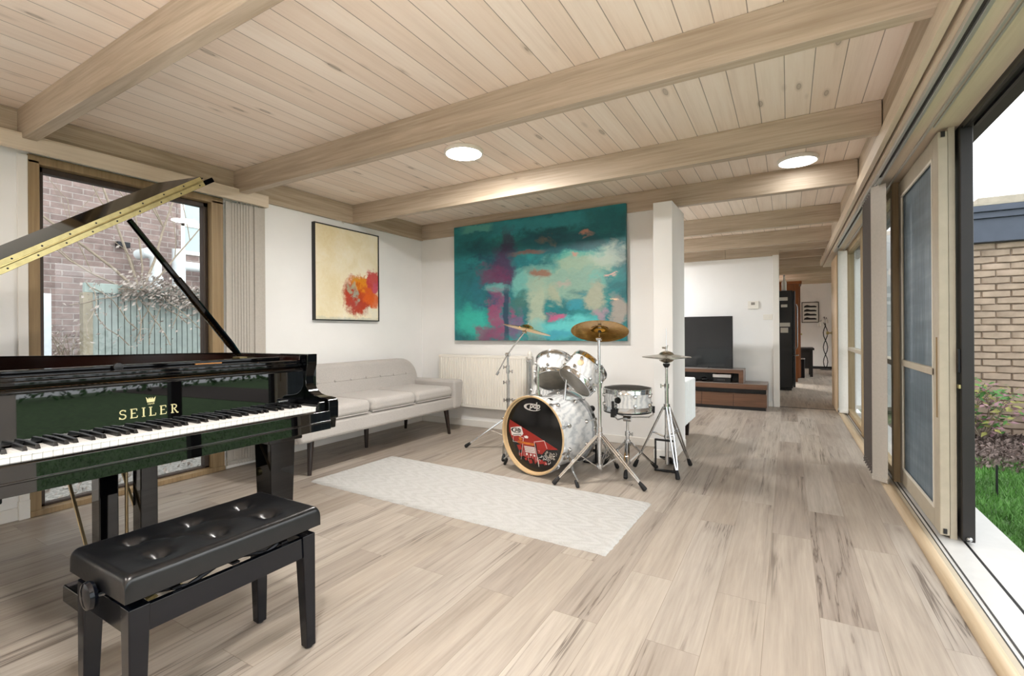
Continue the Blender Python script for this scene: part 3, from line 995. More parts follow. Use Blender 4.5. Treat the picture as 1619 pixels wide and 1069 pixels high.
tag(o, 'brown bark mulch in the bed along the buff brick wall', 'mulch')
struct(B(.98, 12, 5.7, 7.5, -.2, -.112).build('ground_bed', plain('bed_soil', '#4c4038', .95, noise=.3, nscale=20), smooth=False))
# garden edge seen from inside: planting further out
hd = MB(); ht = MB()
for k in range(2600):
    leaf_quad(hd, (rg.uniform(10.5, 11.4), rg.uniform(-6, 10), rg.uniform(-.1, 1.2)), rg.uniform(.05, .12), rg)
o = hd.build('garden_hedge', 'leaf_green', None, smooth=False, recalc=False)
tag(o, 'leafy green hedge on the far side of the lawn', 'hedge')
o['kind'] = 'stuff'
# buff brick wall: proud rounded bricks on a mortar face
struct(B(1.55, 6.5, 7.46, 7.66, -.2, 2.07).build('garden_wall', 'mortar_buff', smooth=False))
bk = MB()
rb = random.Random(5)
row = 0
z = -.12
while z < 2.05:
    x = 1.55 + (0 if row % 2 else .123)
    while x < 4.2:
        L = .245
        a, b = x + rb.uniform(.002, .005), x + L - rb.uniform(.002, .005)
        z0, z1 = z + rb.uniform(.002, .005), z + .0765 - rb.uniform(.001, .004)
        dp = rb.uniform(.012, .022)
        c = .008
        j = lambda: rb.uniform(-.004, .004)
        y = 7.46
        bk.add([(a, y, z0), (b, y, z0), (b, y, z1), (a, y, z1),
                (a + c, y - dp + j(), z0 + c), ((a + b) / 2, y - dp - .006, z0 + .004 + j()), (b - c, y - dp + j(), z0 + c + j()), (b - c, y - dp + j(), z1 - c + j()), ((a + b) / 2, y - dp - .006, z1 - .004 + j()), (a + c, y - dp + j(), z1 - c)],
               [(4, 5, 8, 9), (5, 6, 7, 8), (0, 1, 6, 5, 4), (1, 2, 7, 6), (2, 3, 9, 8, 7), (3, 0, 4, 9)])
        x += L
    z += .078
    row += 1
struct(bk.build('garden_wall', 'brick_buff', angle=60))
t = B(1.55, 6.5, 7.36, 7.5, 2.065, 2.33)
t.box(1.55, 6.5, 7.33, 7.5, 2.33, 2.40).box(1.55, 6.5, 7.30, 7.5, 2.40, 2.47)
struct(t.build('roof_fascia', 'blue_fascia', bevel=.006))
struct(B(1.55, 6.5, 7.3, 9.5, 2.47, 2.49).build('roof_sheet', 'roof_cap', smooth=False))
struct(B(1.88, 6.5, 7.4, 8.4, 2.49, 2.58).build('roof_cap', 'roof_cap', bevel=.01))
tag(B(1.27, 1.282, 4.66, 4.672, -.12, .115).build('garden_stake', 'black_plastic', bevel=.002), 'thin black stake standing upright in the lawn', 'stake')
# verandah post outside the open door (mirrored in the piano)
tag(B(1.75, 1.85, 2.68, 2.79, -.12, 2.35).build('verandah_post', 'black_timber', bevel=.006), 'black timber post standing on the lawn outside the open door', 'post')
def shrub(x, y, hgt, spread, mats, label, n=260, seed=1):
    rr = random.Random(seed)
    t = thing('garden_shrub', label, 'shrub', (x, y, -.12), 'shrubs by the buff brick wall')
    st = MB()
    tips = []
    for k in range(16):
        a = rr.uniform(0, 6.283)
        pts = [Vector((x, y, -.12))]
        d = Vector((math.cos(a) * spread, math.sin(a) * spread, 1)).normalized()
        for i in range(5):
            d = (d + Vector((rr.uniform(-.25, .25), rr.uniform(-.25, .25), rr.uniform(-.15, .1)))).normalized()
            pts.append(pts[-1] + d * hgt / 5)
        st.tube(pts, [.008, .007, .006, .005, .004, .003], 5)
        tips += pts[2:]
    st.build('stems', 'bark', t)
    for mi, mat in enumerate(mats):
        lf = MB()
        for k in range(n // len(mats)):
            q = rr.choice(tips) + Vector((rr.gauss(0, .06), rr.gauss(0, .06), rr.gauss(0, .05)))
            s = rr.uniform(.03, .06)
            a = Vector((rr.uniform(-1, 1), rr.uniform(-1, .2), rr.uniform(-.4, .6))).normalized()
            up = Vector((rr.uniform(-.4, .4), -.6, 1)).normalized()
            b = a.cross(up).normalized()
            lf.add([q, q + a * s * .6 + b * s * .42, q + a * s * 1.6 - up * s * .2, q + a * s * .6 - b * s * .42], [(0, 1, 2), (0, 2, 3)])
        o = lf.build('leaves', mat, t, smooth=False, recalc=False)
        o['kind'] = 'stuff'
    return t
shrub(1.80, 6.98, .58, .45, ['leaf_green', 'leaf_pink', 'leaf_olive'], 'shrub with mixed pink, olive and green leaves beside the brick wall', 300, 4)
shrub(2.42, 6.95, .55, .45, ['leaf_pink', 'leaf_pink', 'leaf_green'], 'pinkish leaved shrub at the right edge, outside the door', 280, 8)
shrub(1.60, 7.1, .72, .2, ['leaf_green'], 'taller plain green shrub close to the dark door frame', 110, 9)
shrub(2.05, 6.1, .16, .9, ['leaf_pink', 'leaf_olive'], 'low creeping shrub at the edge of the mulch', 60, 12)

# ================================================================== KITCHEN BEYOND THE DOORWAY
t = thing('refrigerator', 'tall black refrigerator standing just inside the kitchen doorway', 'refrigerator', (-.25, 10.25, 0))
B(-.62, .07, 9.92, 10.55, .04, 1.80).build('body', 'fridge', t, bevel=.012)
B(.072, .11, 9.92, 10.55, .06, .62).build('door', 'fridge', t, bevel=.01)
o = B(.072, .11, 9.92, 10.55, .635, 1.79).build('door', 'fridge', t, bevel=.01)
MB().tube([(.125, 9.99, .75), (.14, 9.99, .8), (.14, 9.99, 1.5), (.125, 9.99, 1.55)], .009, 8).build('handle', 'chrome_dull', o)
MB().tube([(.11, 9.96, .63), (.16, 9.955, .64)], .012, 8).build('hinge', 'chrome_dull', t)
B(-.6, .05, 9.95, 10.5, 0, .04).build('plinth', 'black_plastic', t)
for (x, z, ww, hh) in ((-.05, 1.15, .16, .07), (-.06, 1.04, .12, .09), (-.07, 1.62, .13, .06), (-.06, 1.5, .1, .05)):
    tag(B(x - ww / 2, x + ww / 2, 9.914, 9.92, z, z + hh).build('paper_note', 'paper', smooth=False),
        {1.15: 'wide white note stuck on the black refrigerator side, upper of the close pair', 1.04: 'smaller white note on the black refrigerator side, lower of the close pair', 1.62: 'white slip near the top of the black refrigerator side', 1.5: 'small white slip below the top note on the refrigerator'}[z], 'note', 'notes on the refrigerator')
t = thing('bottle', 'pale bottle standing on top of the black refrigerator', 'bottle', (-.06, 10.1, 1.80))
MB().lathe([(.035, 0), (.04, .01), (.04, .16), (.018, .21), (.016, .27), (0, .27)], (-.06, 10.1, 1.80), n=16).build('glass_body', 'paper', t)
MB().lathe([(.019, .27), (.019, .3), (0, .3)], (-.06, 10.1, 1.80), n=12).build('cap', 'chrome_dull', t)
t = thing('pantry_cabinet', 'tall honey coloured wooden cabinet behind the black refrigerator', 'cabinet', (-.1, 11.9, 0))
B(-.55, .20, 11.6, 12.35, .08, 2.05).build('carcass', 'cabinet_orange', t, bevel=.008)
B(.20, .225, 11.62, 12.33, .1, 2.0).build('door', 'cabinet_orange', t, bevel=.006)
B(-.57, .25, 11.57, 12.38, 2.05, 2.11).build('cornice', 'cabinet_orange', t, bevel=.01)
B(-.5, .17, 11.65, 12.3, 0, .08).build('plinth', 'cabinet_orange', t)
MB().sphere((.24, 11.7, 1.0), .018).build('knob', 'brass', t)
t = thing('side_table', 'low dark wooden table near the far kitchen wall', 'table', (.3, 13.2, 0))
B(.05, .52, 13.0, 13.8, .62, .67).build('tabletop', 'table_dark', t, bevel=.008)
B(.1, .47, 13.05, 13.75, .2, .62).build('cabinet_body', 'table_dark', t, bevel=.006)
for x in (.08, .43):
    for y in (13.04, 13.7):
        B(x, x + .06, y, y + .06, 0, .62).build('leg', 'table_dark', t, bevel=.006)
t = thing('waste_bin', 'small grey bin standing in front of the low dark table', 'bin', (.26, 12.75, 0))
B(.2, .32, 12.65, 12.85, 0, .42).build('bin_body', 'steel_dark', t, bevel=.015)
B(.195, .325, 12.645, 12.855, .42, .45).build('lid', 'chrome_dull', t, bevel=.008)
t = thing('framed_print', 'framed print with rows of dark shapes hanging on the far kitchen wall', 'picture', (.54, 15.87, 1.6))
x0, x1, z0, z1 = .345, .735, 1.31, 1.865
B(x0, x1, 15.875, 15.9, z0, z1).build('mount', 'paper', t, smooth=False)
f = MB()
f.box(x0 - .012, x0 + .006, 15.86, 15.9, z0 - .012, z1 + .012).box(x1 - .006, x1 + .012, 15.86, 15.9, z0 - .012, z1 + .012).box(x0, x1, 15.86, 15.9, z0 - .012, z0 + .006).box(x0, x1, 15.86, 15.9, z1 - .006, z1 + .012)
f.build('frame', 'frame_dark', t)
f = MB()
for r_ in range(4):
    z = 1.38 + r_ * .115
    f.prism([(x0 + .04, z), (x1 - .05, z), (x1 - .04, z + .03), (x1 - .09, z + .05), (x0 + .2, z + .05), (x0 + .12, z + .075), (x0 + .06, z + .05)], 'y', 15.871, 15.876)
f.build('print', 'black_plastic', t)
t = thing('floor_lamp', 'twisted dark metal floor lamp with small hanging shades by the far kitchen wall', 'lamp', (.88, 15.6, 0))
MB().lathe([(.0, 0), (.13, 0), (.13, .015), (.02, .03), (0, .03)], (.88, 15.6, 0), n=24).build('base', 'steel_dark', t)
for s in (0, math.pi):
    MB().tube([(.88 + .05 * math.sin(i * .8 + s), 15.6, .02 + i * .1) for i in range(13)], .012, 6).build('stem', 'steel_dark', t)
for (dx, dz) in ((-.14, .02), (-.05, .12), (.03, .1)):
    o = MB().tube([(.88, 15.6, 1.2), (.88 + dx * .5, 15.55, 1.33 + dz), (.88 + dx, 15.5, 1.3 + dz)], .008, 6).build('arm', 'steel_dark', t)
    MB().lathe([(.012, 0), (.03, -.05), (.04, -.13)], (.88 + dx, 15.5, 1.3 + dz), n=14).build('lamp_shade', 'paper', o)
# open kitchen door
dr = B(.545, .585, 7.5, 8.33, .01, 2.06).build('door_3', 'door_wood', bevel=.004)
struct(dr)
kb = MB().lathe([(.026, 0), (.026, .006), (.01, .01), (.01, .035), (.024, .045), (.028, .058), (.02, .07), (0, .072)], (.545, 8.25, 1.04), (-1, 0, 0), 18).build('door_knob', 'brass', dr)

# ================================================================== GRAND PIANO
P = thing('grand_piano', 'glossy black grand piano with its lid propped open by the left window', 'piano', (-2.6, .88, 0))
def offset_poly(pts, d):
    out = []
    n = len(pts)
    for i in range(n):
        a, b, c = Vector(pts[i - 1]), Vector(pts[i]), Vector(pts[(i + 1) % n])
        e1 = (b - a).normalized(); e2 = (c - b).normalized()
        n1 = Vector((e1.y, -e1.x)); n2 = Vector((e2.y, -e2.x))
        k = (n1 + n2)
        k = k / max(k.length_squared / 2, .6)
        out.append(tuple(b + k * d))
    return out
def spline(pts, n=6):
    out = []
    for i in range(len(pts) - 1):
        p0 = Vector(pts[max(i - 1, 0)]); p1 = Vector(pts[i]); p2 = Vector(pts[i + 1]); p3 = Vector(pts[min(i + 2, len(pts) - 1)])
        for k in range(n):
            t = k / n
            out.append(tuple(.5 * ((2 * p1) + (p2 - p0) * t + (2 * p0 - 5 * p1 + 4 * p2 - p3) * t * t + (3 * p1 - p0 - 3 * p2 + p3) * t ** 3)))
    out.append(tuple(pts[-1]))
    return out
YL, YR = .14, 1.60
bent = spline([(-2.55, YR), (-2.75, YR - .02), (-2.95, 1.42), (-3.1, 1.19), (-3.25, 1.02), (-3.42, .90), (-3.56, .74), (-3.62, .5), (-3.57, .27), (-3.42, .15), (-3.3, YL)], 6)
outline = [(-2.08, YR)] + bent + [(-2.08, YL)]
inner = offset_poly(outline, .05)
if (Vector(inner[5]) - Vector((-2.8, .8))).length > (Vector(outline[5]) - Vector((-2.8, .8))).length:
    inner = offset_poly(outline, -.05)
def ring(mb, a, b, z0, z1):
    n = len(a)
    vs = [(p[0], p[1], z0) for p in a] + [(p[0], p[1], z1) for p in a] + [(p[0], p[1], z1) for p in b] + [(p[0], p[1], z0) for p in b]
    fs = []
    for i in range(n - 1):
        j = i + 1
        for k in range(4):
            k2 = (k + 1) % 4
            fs.append((k * n + i, k * n + j, k2 * n + j, k2 * n + i))
    fs += [(0, n, 2 * n, 3 * n), (n - 1, 2 * n - 1, 3 * n - 1, 4 * n - 1)]
    return mb.add(vs, fs)
ring(MB(), outline, inner, .64, .975).build('rim', 'black_lacquer', P, bevel=.004)
i2 = offset_poly(inner, .012 if Vector(offset_poly(inner, .012)[5]).x > Vector(inner[5]).x or True else 0)
inn2 = [tuple(Vector(p) + (Vector((-2.75, .86)) - Vector(p)).normalized() * .012) for p in inner]
ring(MB(), inner, inn2, .80, .968).build('inner_rim', 'mahogany', P)
MB().prism(inn2, 'z', .80, .82).build('soundboard', plain('spruce_soundboard', '#b98f55', .4), P, smooth=False)
ps = [tuple(Vector(p) + (Vector((-2.8, .86)) - Vector(p)).normalized() * .06) for p in inn2 if p[0] < -2.3]
MB().prism(ps, 'z', .85, .868).build('iron_plate', 'gold_plate', P, smooth=False)
s_ = MB()
for i in range(60):
    y = .30 + i * .0195
    xe = -2.4 - (1.0 if y < .75 else max(.12, 1.0 - (y - .75) * 1.15))
    s_.box(xe, -2.3, y, y + .002, .885, .8865)
so = s_.build('strings', 'chrome_dull', P, smooth=False)
B(-3.5, -2.15, .2, 1.54, .60, .64).build('underside_frame', 'black_lacquer', P, bevel=.01)
# key bed, slips and rails
B(-2.3, -1.935, YL + .02, YR - .02, .618, .66).build('key_bed', 'black_lacquer', P, bevel=.006)
k = MB().prism([(-1.945, .620), (-1.912, .620), (-1.9132, .655), (-1.9112, .656), (-1.9115, .661), (-1.9145, .662), (-1.916, .706), (-1.924, .711), (-1.945, .711)], 'y', YL + .05, YR - .05)
k.build('key_slip', 'fallboard_lacquer', P, bevel=.004)
for (y0, y1) in ((.195, .266), (1.499, 1.545)):
    B(-2.09, -1.935, y0, y1, .66, .752).build('cheek_block', 'black_lacquer', P, bevel=.008)
arm = [(-2.3, .616), (-1.94, .616), (-1.935, .662), (-1.919, .668), (-1.918, .742), (-1.923, .756), (-1.937, .765), (-2.0, .770), (-2.04, .778), (-2.07, .795), (-2.088, .82), (-2.092, .85), (-2.086, .89), (-2.078, .925), (-2.076, .977), (-2.3, .977)]
for y0 in (YL - .002, YR - .056):
    MB().prism(arm, 'y', y0, y0 + .058).build('arm', 'black_lacquer', P, bevel=.004)
# fallboard with lettering, rails above
fb = MB().hexa([(-2.118, .197, .735), (-2.1, .197, .735), (-2.1, 1.545, .735), (-2.118, 1.545, .735)], [(-2.118, .197, .896), (-2.102, .197, .896), (-2.102, 1.545, .896), (-2.118, 1.545, .896)])
fbo = fb.build('fallboard', 'fallboard_lacquer', P, bevel=.003)
MB().tube([(-2.108, .2, .899), (-2.108, 1.54, .899)], .009, 10).build('fallboard_lip', 'black_lacquer', fbo)
for y in (.32, 1.40):
    B(-2.102, -2.094, y, y + .05, .752, .76).build('fallboard_bumper', 'chrome_dull', fbo, bevel=.002)
st = B(-2.19, -2.125, .197, 1.545, .908, .948)
st.box(-2.14, -2.113, .197, 1.545, .915, .935)
st.build('stretcher_rail', 'black_lacquer', P, bevel=.006)
md = B(-2.52, -2.24, .26, 1.48, .925, .945)
md.box(-2.29, -2.26, .22, 1.52, .942, .962)
mdo = md.build('music_desk', 'black_lacquer', P, bevel=.004)
B(-2.255, -2.245, 1.11, 1.22, .947, .951).build('desk_slider', plain('bare_wood_strip', '#c98a4a', .5), mdo)
MB().lathe([(0, 0), (.016, 0), (.016, .012), (0, .013)], (-2.255, .83, .955), (1, 0, 0), 14).build('desk_knob', 'black_plastic', mdo)
# lettering on the sloping fallboard
up = Vector((-.002, 0, .161)).normalized()
ey = Vector((0, 1, 0))
nrm = ey.cross(up)
Lm = frame3((-2.1, .875, .735 + .036), ey, up, nrm)
g = MB(Lm)
def stroke(mb, pts, w, x0, h=.001):
    for a, b in zip(pts[:-1], pts[1:]):
        a = Vector((a[0] + x0, a[1])); b = Vector((b[0] + x0, b[1]))
        d = (b - a).normalized()
        nn = Vector((-d.y, d.x)) * w / 2
        a = a - d * w * .15; b = b + d * w * .15
        q = [a + nn, a - nn, b - nn, b + nn]
        mb.add([(p.x, p.y, 0) for p in q] + [(p.x, p.y, h) for p in q], [(3, 2, 1, 0), (4, 5, 6, 7), (0, 1, 5, 4), (1, 2, 6, 5), (2, 3, 7, 6), (3, 0, 4, 7)])
def arc(cx, cy, rx, ry, a0, a1, n=8):
    return [(cx + rx * math.cos(R(a0 + (a1 - a0) * i / n)), cy + ry * math.sin(R(a0 + (a1 - a0) * i / n))) for i in range(n + 1)]
Hh = .034
TH, TN = .0048, .0026
def E_(x):
    stroke(g, [(.004, 0), (.004, Hh)], TH, x); stroke(g, [(0, Hh - .001), (.02, Hh - .001), (.0205, Hh - .008)], TN, x)
    stroke(g, [(.004, Hh * .52), (.016, Hh * .52)], TN, x); stroke(g, [(0, .001), (.021, .001), (.022, .008)], TN, x)
x = -.098
stroke(g, arc(.011, Hh * .74, .0085, Hh * .23, 25, 270), TN * 1.3, x)
stroke(g, arc(.0105, Hh * .27, .0095, Hh * .25, 90, -155), TN * 1.5, x)
stroke(g, [(.019, Hh - .002), (.019, Hh * .78)], TN, x); stroke(g, [(.001, .001), (.001, .008)], TN, x)
E_(-.064)
x = -.027; stroke(g, [(.005, 0), (.005, Hh)], TH, x); stroke(g, [(0, .001), (.01, .001)], TN, x); stroke(g, [(0, Hh - .001), (.01, Hh - .001)], TN, x)
x = -.004; stroke(g, [(.005, 0), (.005, Hh)], TH, x); stroke(g, [(0, Hh - .001), (.01, Hh - .001)], TN, x); stroke(g, [(0, .001), (.021, .001), (.022, .009)], TN, x)
E_(.032)
x = .07; stroke(g, [(.005, 0), (.005, Hh)], TH, x); stroke(g, [(0, .001), (.01, .001)], TN, x); stroke(g, [(0, Hh - .001), (.011, Hh - .001)], TN, x)
stroke(g, arc(.0095, Hh * .75, .010, Hh * .23, 90, -90), TN * 1.4, x); stroke(g, [(.011, Hh * .5), (.022, 0), (.026, 0)], TN * 1.6, x)
# crown above the name
cx, cy = .002, .052
crown = [(-.012, 0), (.012, 0), (.0165, .021), (.0085, .011), (.006, .0185), (.0025, .011), (0, .019), (-.0025, .011), (-.006, .0185), (-.0085, .011), (-.0165, .021)]
g.add([(cx + a, cy + b, 0) for a, b in crown] + [(cx + a, cy + b, .001) for a, b in crown], [tuple(range(11)), tuple(range(21, 10, -1))] + [(i, (i + 1) % 11, (i + 1) % 11 + 11, i + 11) for i in range(11)])
for i, tx in enumerate((-.009, -.003, .003, .009)):
    text_mesh(g, '1849'[i], .010, Lm @ Matrix.Translation((cx + tx, cy - .0095, .0005)), 0, 0, .0004)
g.build('name_lettering', 'gold_paint', fbo, smooth=False, label='pale gold lettering and crown')
# keys
wk, y0 = .02355, .272
B(-2.12, -1.975, .268, 1.497, .66, .706).build('key_frame', 'felt', P, smooth=False)
pat = 'ABCDEFG'
for i in range(52):
    y = y0 + i * wk
    kmb = B(-2.1, -1.955, y + .0005, y + wk - .0005, .708, .730)
    kmb.box(-1.957, -1.948, y + .0005, y + wk - .0005, .7265, .7302)
    kmb.box(-1.957, -1.951, y + .0005, y + wk - .0005, .704, .7268)
    kmb.build('white_key', 'ivory', P, bevel=.0008, seg=1)
    if pat[i % 7] in 'ACDFG' and i < 51:
        yc = y + wk + {'A': .0, 'C': -.003, 'D': .003, 'F': -.003, 'G': 0}[pat[i % 7]]
        MB().hexa([(-2.1, yc - .0064, .729), (-1.998, yc - .0064, .729), (-1.998, yc + .0064, .729), (-2.1, yc + .0064, .729)],
                  [(-2.1, yc - .0052, .7445), (-2.006, yc - .0052, .7435), (-2.006, yc + .0052, .7435), (-2.1, yc + .0052, .7445)]).build('black_key', 'ebony', P, bevel=.001, seg=1)
# lid: main panel, folded front flap, long brass hinge
ANG = R(35.8)
LH = Matrix.Translation((0, .12, .985)) @ Matrix.Rotation(ANG, 4, 'X')
def L3(x, y, z): return (x, y, z)
lidpoly = [(p[0] if p[0] < -2.5 else -2.42, p[1] - .12 + (.02 if p[1] > .8 else 0)) for p in outline if p[0] < -2.5]
lidpoly = [(-2.42, 1.44)] + [(a - .015, min(b, 1.44)) for a, b in lidpoly] + [(-2.42, 0.0)]
MB(LH).prism(lidpoly, 'z', 0, .022).build('lid', 'lid_lacquer', P, bevel=.003)
lid_o = bpy.data.objects['lid']
fl = MB(LH @ Matrix.Translation((-2.42, 0, .0235)) @ Matrix.Rotation(R(5), 4, 'Y'))
fl.box(-.37, 0, .0, 1.39, 0, .021)
fl.build('folded_front_flap', 'lid_lacquer', P, bevel=.004)
hg = MB(LH)
hg.box(-2.4205, -2.4175, .0, 1.385, .001, .0205).box(-2.4205, -2.4175, .0, 1.385, .0245, .044)
hg.tube([(-2.416, .0, .0225), (-2.416, 1.385, .0225)], .0034, 8)
ho = hg.build('lid_hinge', 'brass', P)
sc = MB(LH)
for i in range(14):
    y = .06 + i * .1
    sc.lathe([(0, 0), (.0035, 0), (.0035, .001), (0, .001)], (-2.4175, y, .0105), (1, 0, 0), 8).lathe([(0, 0), (.0035, 0), (.0035, .001), (0, .001)], (-2.4175, y + .03, .034), (1, 0, 0), 8)
sc.build('hinge_screws', 'steel_dark', ho)
# prop stick
a = Vector((-2.62, 1.515, .965)); b = Vector((-2.47, .955, 1.578))
mid = a.lerp(b, .62)
MB().tube([a, a.lerp(b, .1), mid], [.014, .020, .018], 8).build('lid_prop', 'black_lacquer', P)
MB().tube([mid, b], [.014, .012], 8).build('lid_prop_upper', 'black_lacquer', P)
B(-2.65, -2.58, 1.497, 1.547, .94, .955).build('prop_socket', 'brass', P, bevel=.003)
# legs with castors
for (x, y, nm) in ((-2.08, 1.37, ''), (-2.08, .37, ''), (-3.38, .55, '')):
    a, b = .062, .05
    o = MB().hexa([(x - b, y - b, .075), (x + b, y - b, .075), (x + b, y + b, .075), (x - b, y + b, .075)], [(x - a, y - a, .585), (x + a, y - a, .585), (x + a, y + a, .585), (x - a, y + a, .585)]).build('leg', 'black_lacquer', P, bevel=.004)
    B(x - .09, x + .085, y - .085, y + .085, .585, .62).build('leg_plate', 'black_lacquer', o, bevel=.004)
    MB().tube([(x, y - .014, .03), (x, y + .014, .03)], .03, 18).build('castor', 'brass', o)
    MB().tube([(x, y, .02), (x, y, .08)], .012, 8).build('castor_fork', 'brass', o)
# pedal lyre
ly = B(-2.33, -2.26, .772, .834, .13, .62)
ly.box(-2.33, -2.26, .906, .968, .13, .62)
lyo = ly.build('pedal_lyre', 'black_lacquer', P, bevel=.004)
B(-2.38, -2.22, .70, 1.04, .07, .135).build('pedal_box', 'black_lacquer', lyo, bevel=.006)
for y in (.78, .87, .96):
    MB().tube([(-2.24, y, .105), (-2.14, y, .095), (-2.08, y, .085)], [.01, .016, .02], 10, flat=.35).build('pedal', 'brass', lyo)
MB().tube([(-2.29, .87, .13), (-2.29, .87, .62)], .006, 8).build('pedal_rod', 'brass_rod', lyo)
MB().tube([(-2.29, .87, .575), (-2.29, .87, .605)], .013, 10).build('pedal_rod', 'brass_rod', lyo)
MB().tube([(-2.75, .80, .61), (-2.38, .80, .1)], .0065, 8).build('brace_rod', 'brass_rod', lyo)
MB().tube([(-2.75, .98, .61), (-2.38, 1.0, .1)], .0065, 8).build('brace_rod', 'brass_rod', lyo)

# ================================================================== PIANO BENCH
T = thing('piano_bench', 'black piano bench with a buttoned leather seat, standing in front of the piano', 'bench', (-1.57, .81, 0))
bx0, bx1, by0, by1 = -1.735, -1.42, .542, 1.083
for (x, y) in ((bx1, by0), (bx1, by1), (bx0, by0), (bx0, by1)):
    sx = -1 if x == bx1 else 1
    sy = 1 if y == by0 else -1
    def q(w, z): return [(x, y, z), (x + sx * w, y, z), (x + sx * w, y + sy * w, z), (x, y + sy * w, z)]
    o = MB().hexa(q(.034, .006), q(.048, .392)).build('leg', 'bench_lacquer', T, bevel=.003)
    MB().lathe([(0, 0), (.012, 0), (.012, .007), (0, .007)], (x + sx * .017, y + sy * .017, 0), n=12).build('foot_pad', 'rubber', o)
for x in (bx1 - .006, bx0 + .006):
    s = -1 if x > -1.5 else 1
    B(min(x, x + s * .018), max(x, x + s * .018), by0 + .03, by1 - .03, .318, .386).build('long_rail', 'bench_lacquer', T, bevel=.002)
for y in (by0 + .006, by1 - .024):
    B(bx0 + .03, bx1 - .03, y, y + .018, .318, .386).build('end_rail', 'bench_lacquer', T, bevel=.002)
# scissor mechanism
sm = MB()
for x in (bx0 + .04, bx1 - .04):
    sm.tube([(x, by0 + .05, .345), (x, by0 + .26, .405)], .006, 6).tube([(x, by0 + .26, .345), (x, by0 + .05, .405)], .006, 6)
    sm.tube([(x, by1 - .05, .345), (x, by1 - .26, .405)], .006, 6).tube([(x, by1 - .26, .345), (x, by1 - .05, .405)], .006, 6)
sm.tube([(-1.575, by0 + .01, .385), (-1.575, by1 - .02, .385)], .006, 8)
for y in (.65, .81, .97):
    sm.box(bx0 + .02, bx1 - .02, y, y + .022, .388, .394)
sm.build('lift_mechanism', 'steel_dark', T)
B(bx0 + .012, bx1 - .012, by0 + .012, by1 - .012, .402, .416).build('seat_board', 'bench_lacquer', T, bevel=.003)
for (y0, s) in ((by0, -1), (by1, 1)):
    MB().tube([(-1.575, y0 - s * .05, .385), (-1.575, y0 + s * .02, .40)], .007, 8).build('spindle', 'chrome_dull', T)
    MB().lathe([(0, 0), (.018, 0), (.034, .006), (.037, .014), (.034, .023), (.02, .028), (0, .029)], (-1.575, y0 + s * .012, .402), (0, s, 0), 24).build('height_knob', 'bench_lacquer', T)
BTN = [(-1.655, .645), (-1.50, .645), (-1.655, .805), (-1.50, .805), (-1.655, .965), (-1.50, .965)]
def cushion(u, v):
    u = .5 - .5 * math.cos(math.pi * u) if False else (u + .12 * (-math.sin(2 * math.pi * u)) )
    v = v + .14 * (-math.sin(2 * math.pi * v))
    x = bx0 - .012 + u * (bx1 - bx0 + .024)
    y = by0 - .012 + v * (by1 - by0 + .024)
    ex = min(u, 1 - u) * (bx1 - bx0 + .024)
    ey_ = min(v, 1 - v) * (by1 - by0 + .024)
    e = min(ex, ey_)
    z = .482
    rr = .019
    for ee in (ex, ey_):
        if ee < rr: z -= rr - math.sqrt(max(0, rr * rr - (rr - ee) ** 2))
    d = 9
    for (bx, by) in BTN:
        q = math.hypot(x - bx, y - by)
        z -= .020 * math.exp(-(q / .022) ** 2) + .006 * math.exp(-(q / .055) ** 2)
    for (ya, yb) in ((.645, .805), (.805, .965)):
        for (xa, xb) in ((-1.655, -1.50), (-1.50, -1.655)):
            t = max(0, min(1, ((x - xa) * (xb - xa) + (y - ya) * (yb - ya)) / ((xb - xa) ** 2 + (yb - ya) ** 2)))
            q = math.hypot(x - xa - t * (xb - xa), y - ya - t * (yb - ya))
            z -= .003 * math.exp(-(q / .01) ** 2)
    return (x, y, max(z, .438))
c = MB().grid(cushion, 60, 96)
n0 = len(c.v)
edge = [i for i in range(61)] + [j * 61 + 60 for j in range(1, 97)] + [96 * 61 + i for i in range(59, -1, -1)] + [j * 61 for j in range(95, 0, -1)]
bot = []
for i in edge:
    p = c.v[i]
    c.v.append((p[0], p[1], .416)); bot.append(len(c.v) - 1)
ne = len(edge)
for i in range(ne):
    c.f.append((edge[i], edge[(i + 1) % ne], bot[(i + 1) % ne], bot[i]))
c.f.append(tuple(bot[::-1]))
cu = c.build('seat_cushion', 'leather', T, angle=60)
for (bx, by) in BTN:
    MB().sphere((bx, by, .458), (.010, .010, .005), 14, 8).build('button', 'leather', cu)

# ================================================================== SOFA
SF = thing('sofa', 'light grey three seat sofa with dark splayed legs along the left wall', 'sofa', (-3.42, 3.2, 0))
def rbox(x0, x1, y0, y1, z0, z1): return B(x0, x1, y0, y1, z0, z1)
fy0, fy1 = 2.17, 4.24
B(-3.77, -3.09, fy0 + .03, fy1 - .04, .262, .40).build('seat_base', 'sofa', SF, bevel=.03, seg=4)
cw = (fy1 - fy0 - .36) / 3
for i in range(3):
    y0 = fy0 + .18 + i * cw
    def cush(u, v, y0=y0):
        th = 2 * math.pi * u
        return None
    o = B(-3.66, -3.075, y0 + .004, y0 + cw - .004, .40, .515).build('seat_cushion', 'sofa', SF, bevel=.045, seg=5)
    MB().tube([(-3.6, y0 + .02, .408), (-3.09, y0 + .02, .408), (-3.085, y0 + cw - .02, .408), (-3.6, y0 + cw - .02, .408)], .005, 6).build('piping', 'sofa', o)
for (ya, yb, s) in ((fy0, fy0 + .17, -1), (fy1 - .17, fy1, 1)):
    ym = ya if s < 0 else yb
    p = [(ya + .0, .57), (yb - .0, .57), (yb - (.0 if s < 0 else .02), .36), (yb - (.0 if s < 0 else .05), .265), (ya + (.05 if s < 0 else 0), .265), (ya + (.02 if s < 0 else 0), .36)]
    MB().prism(p, 'x', -3.77, -3.065).build('armrest', 'sofa', SF, bevel=.03, seg=4)
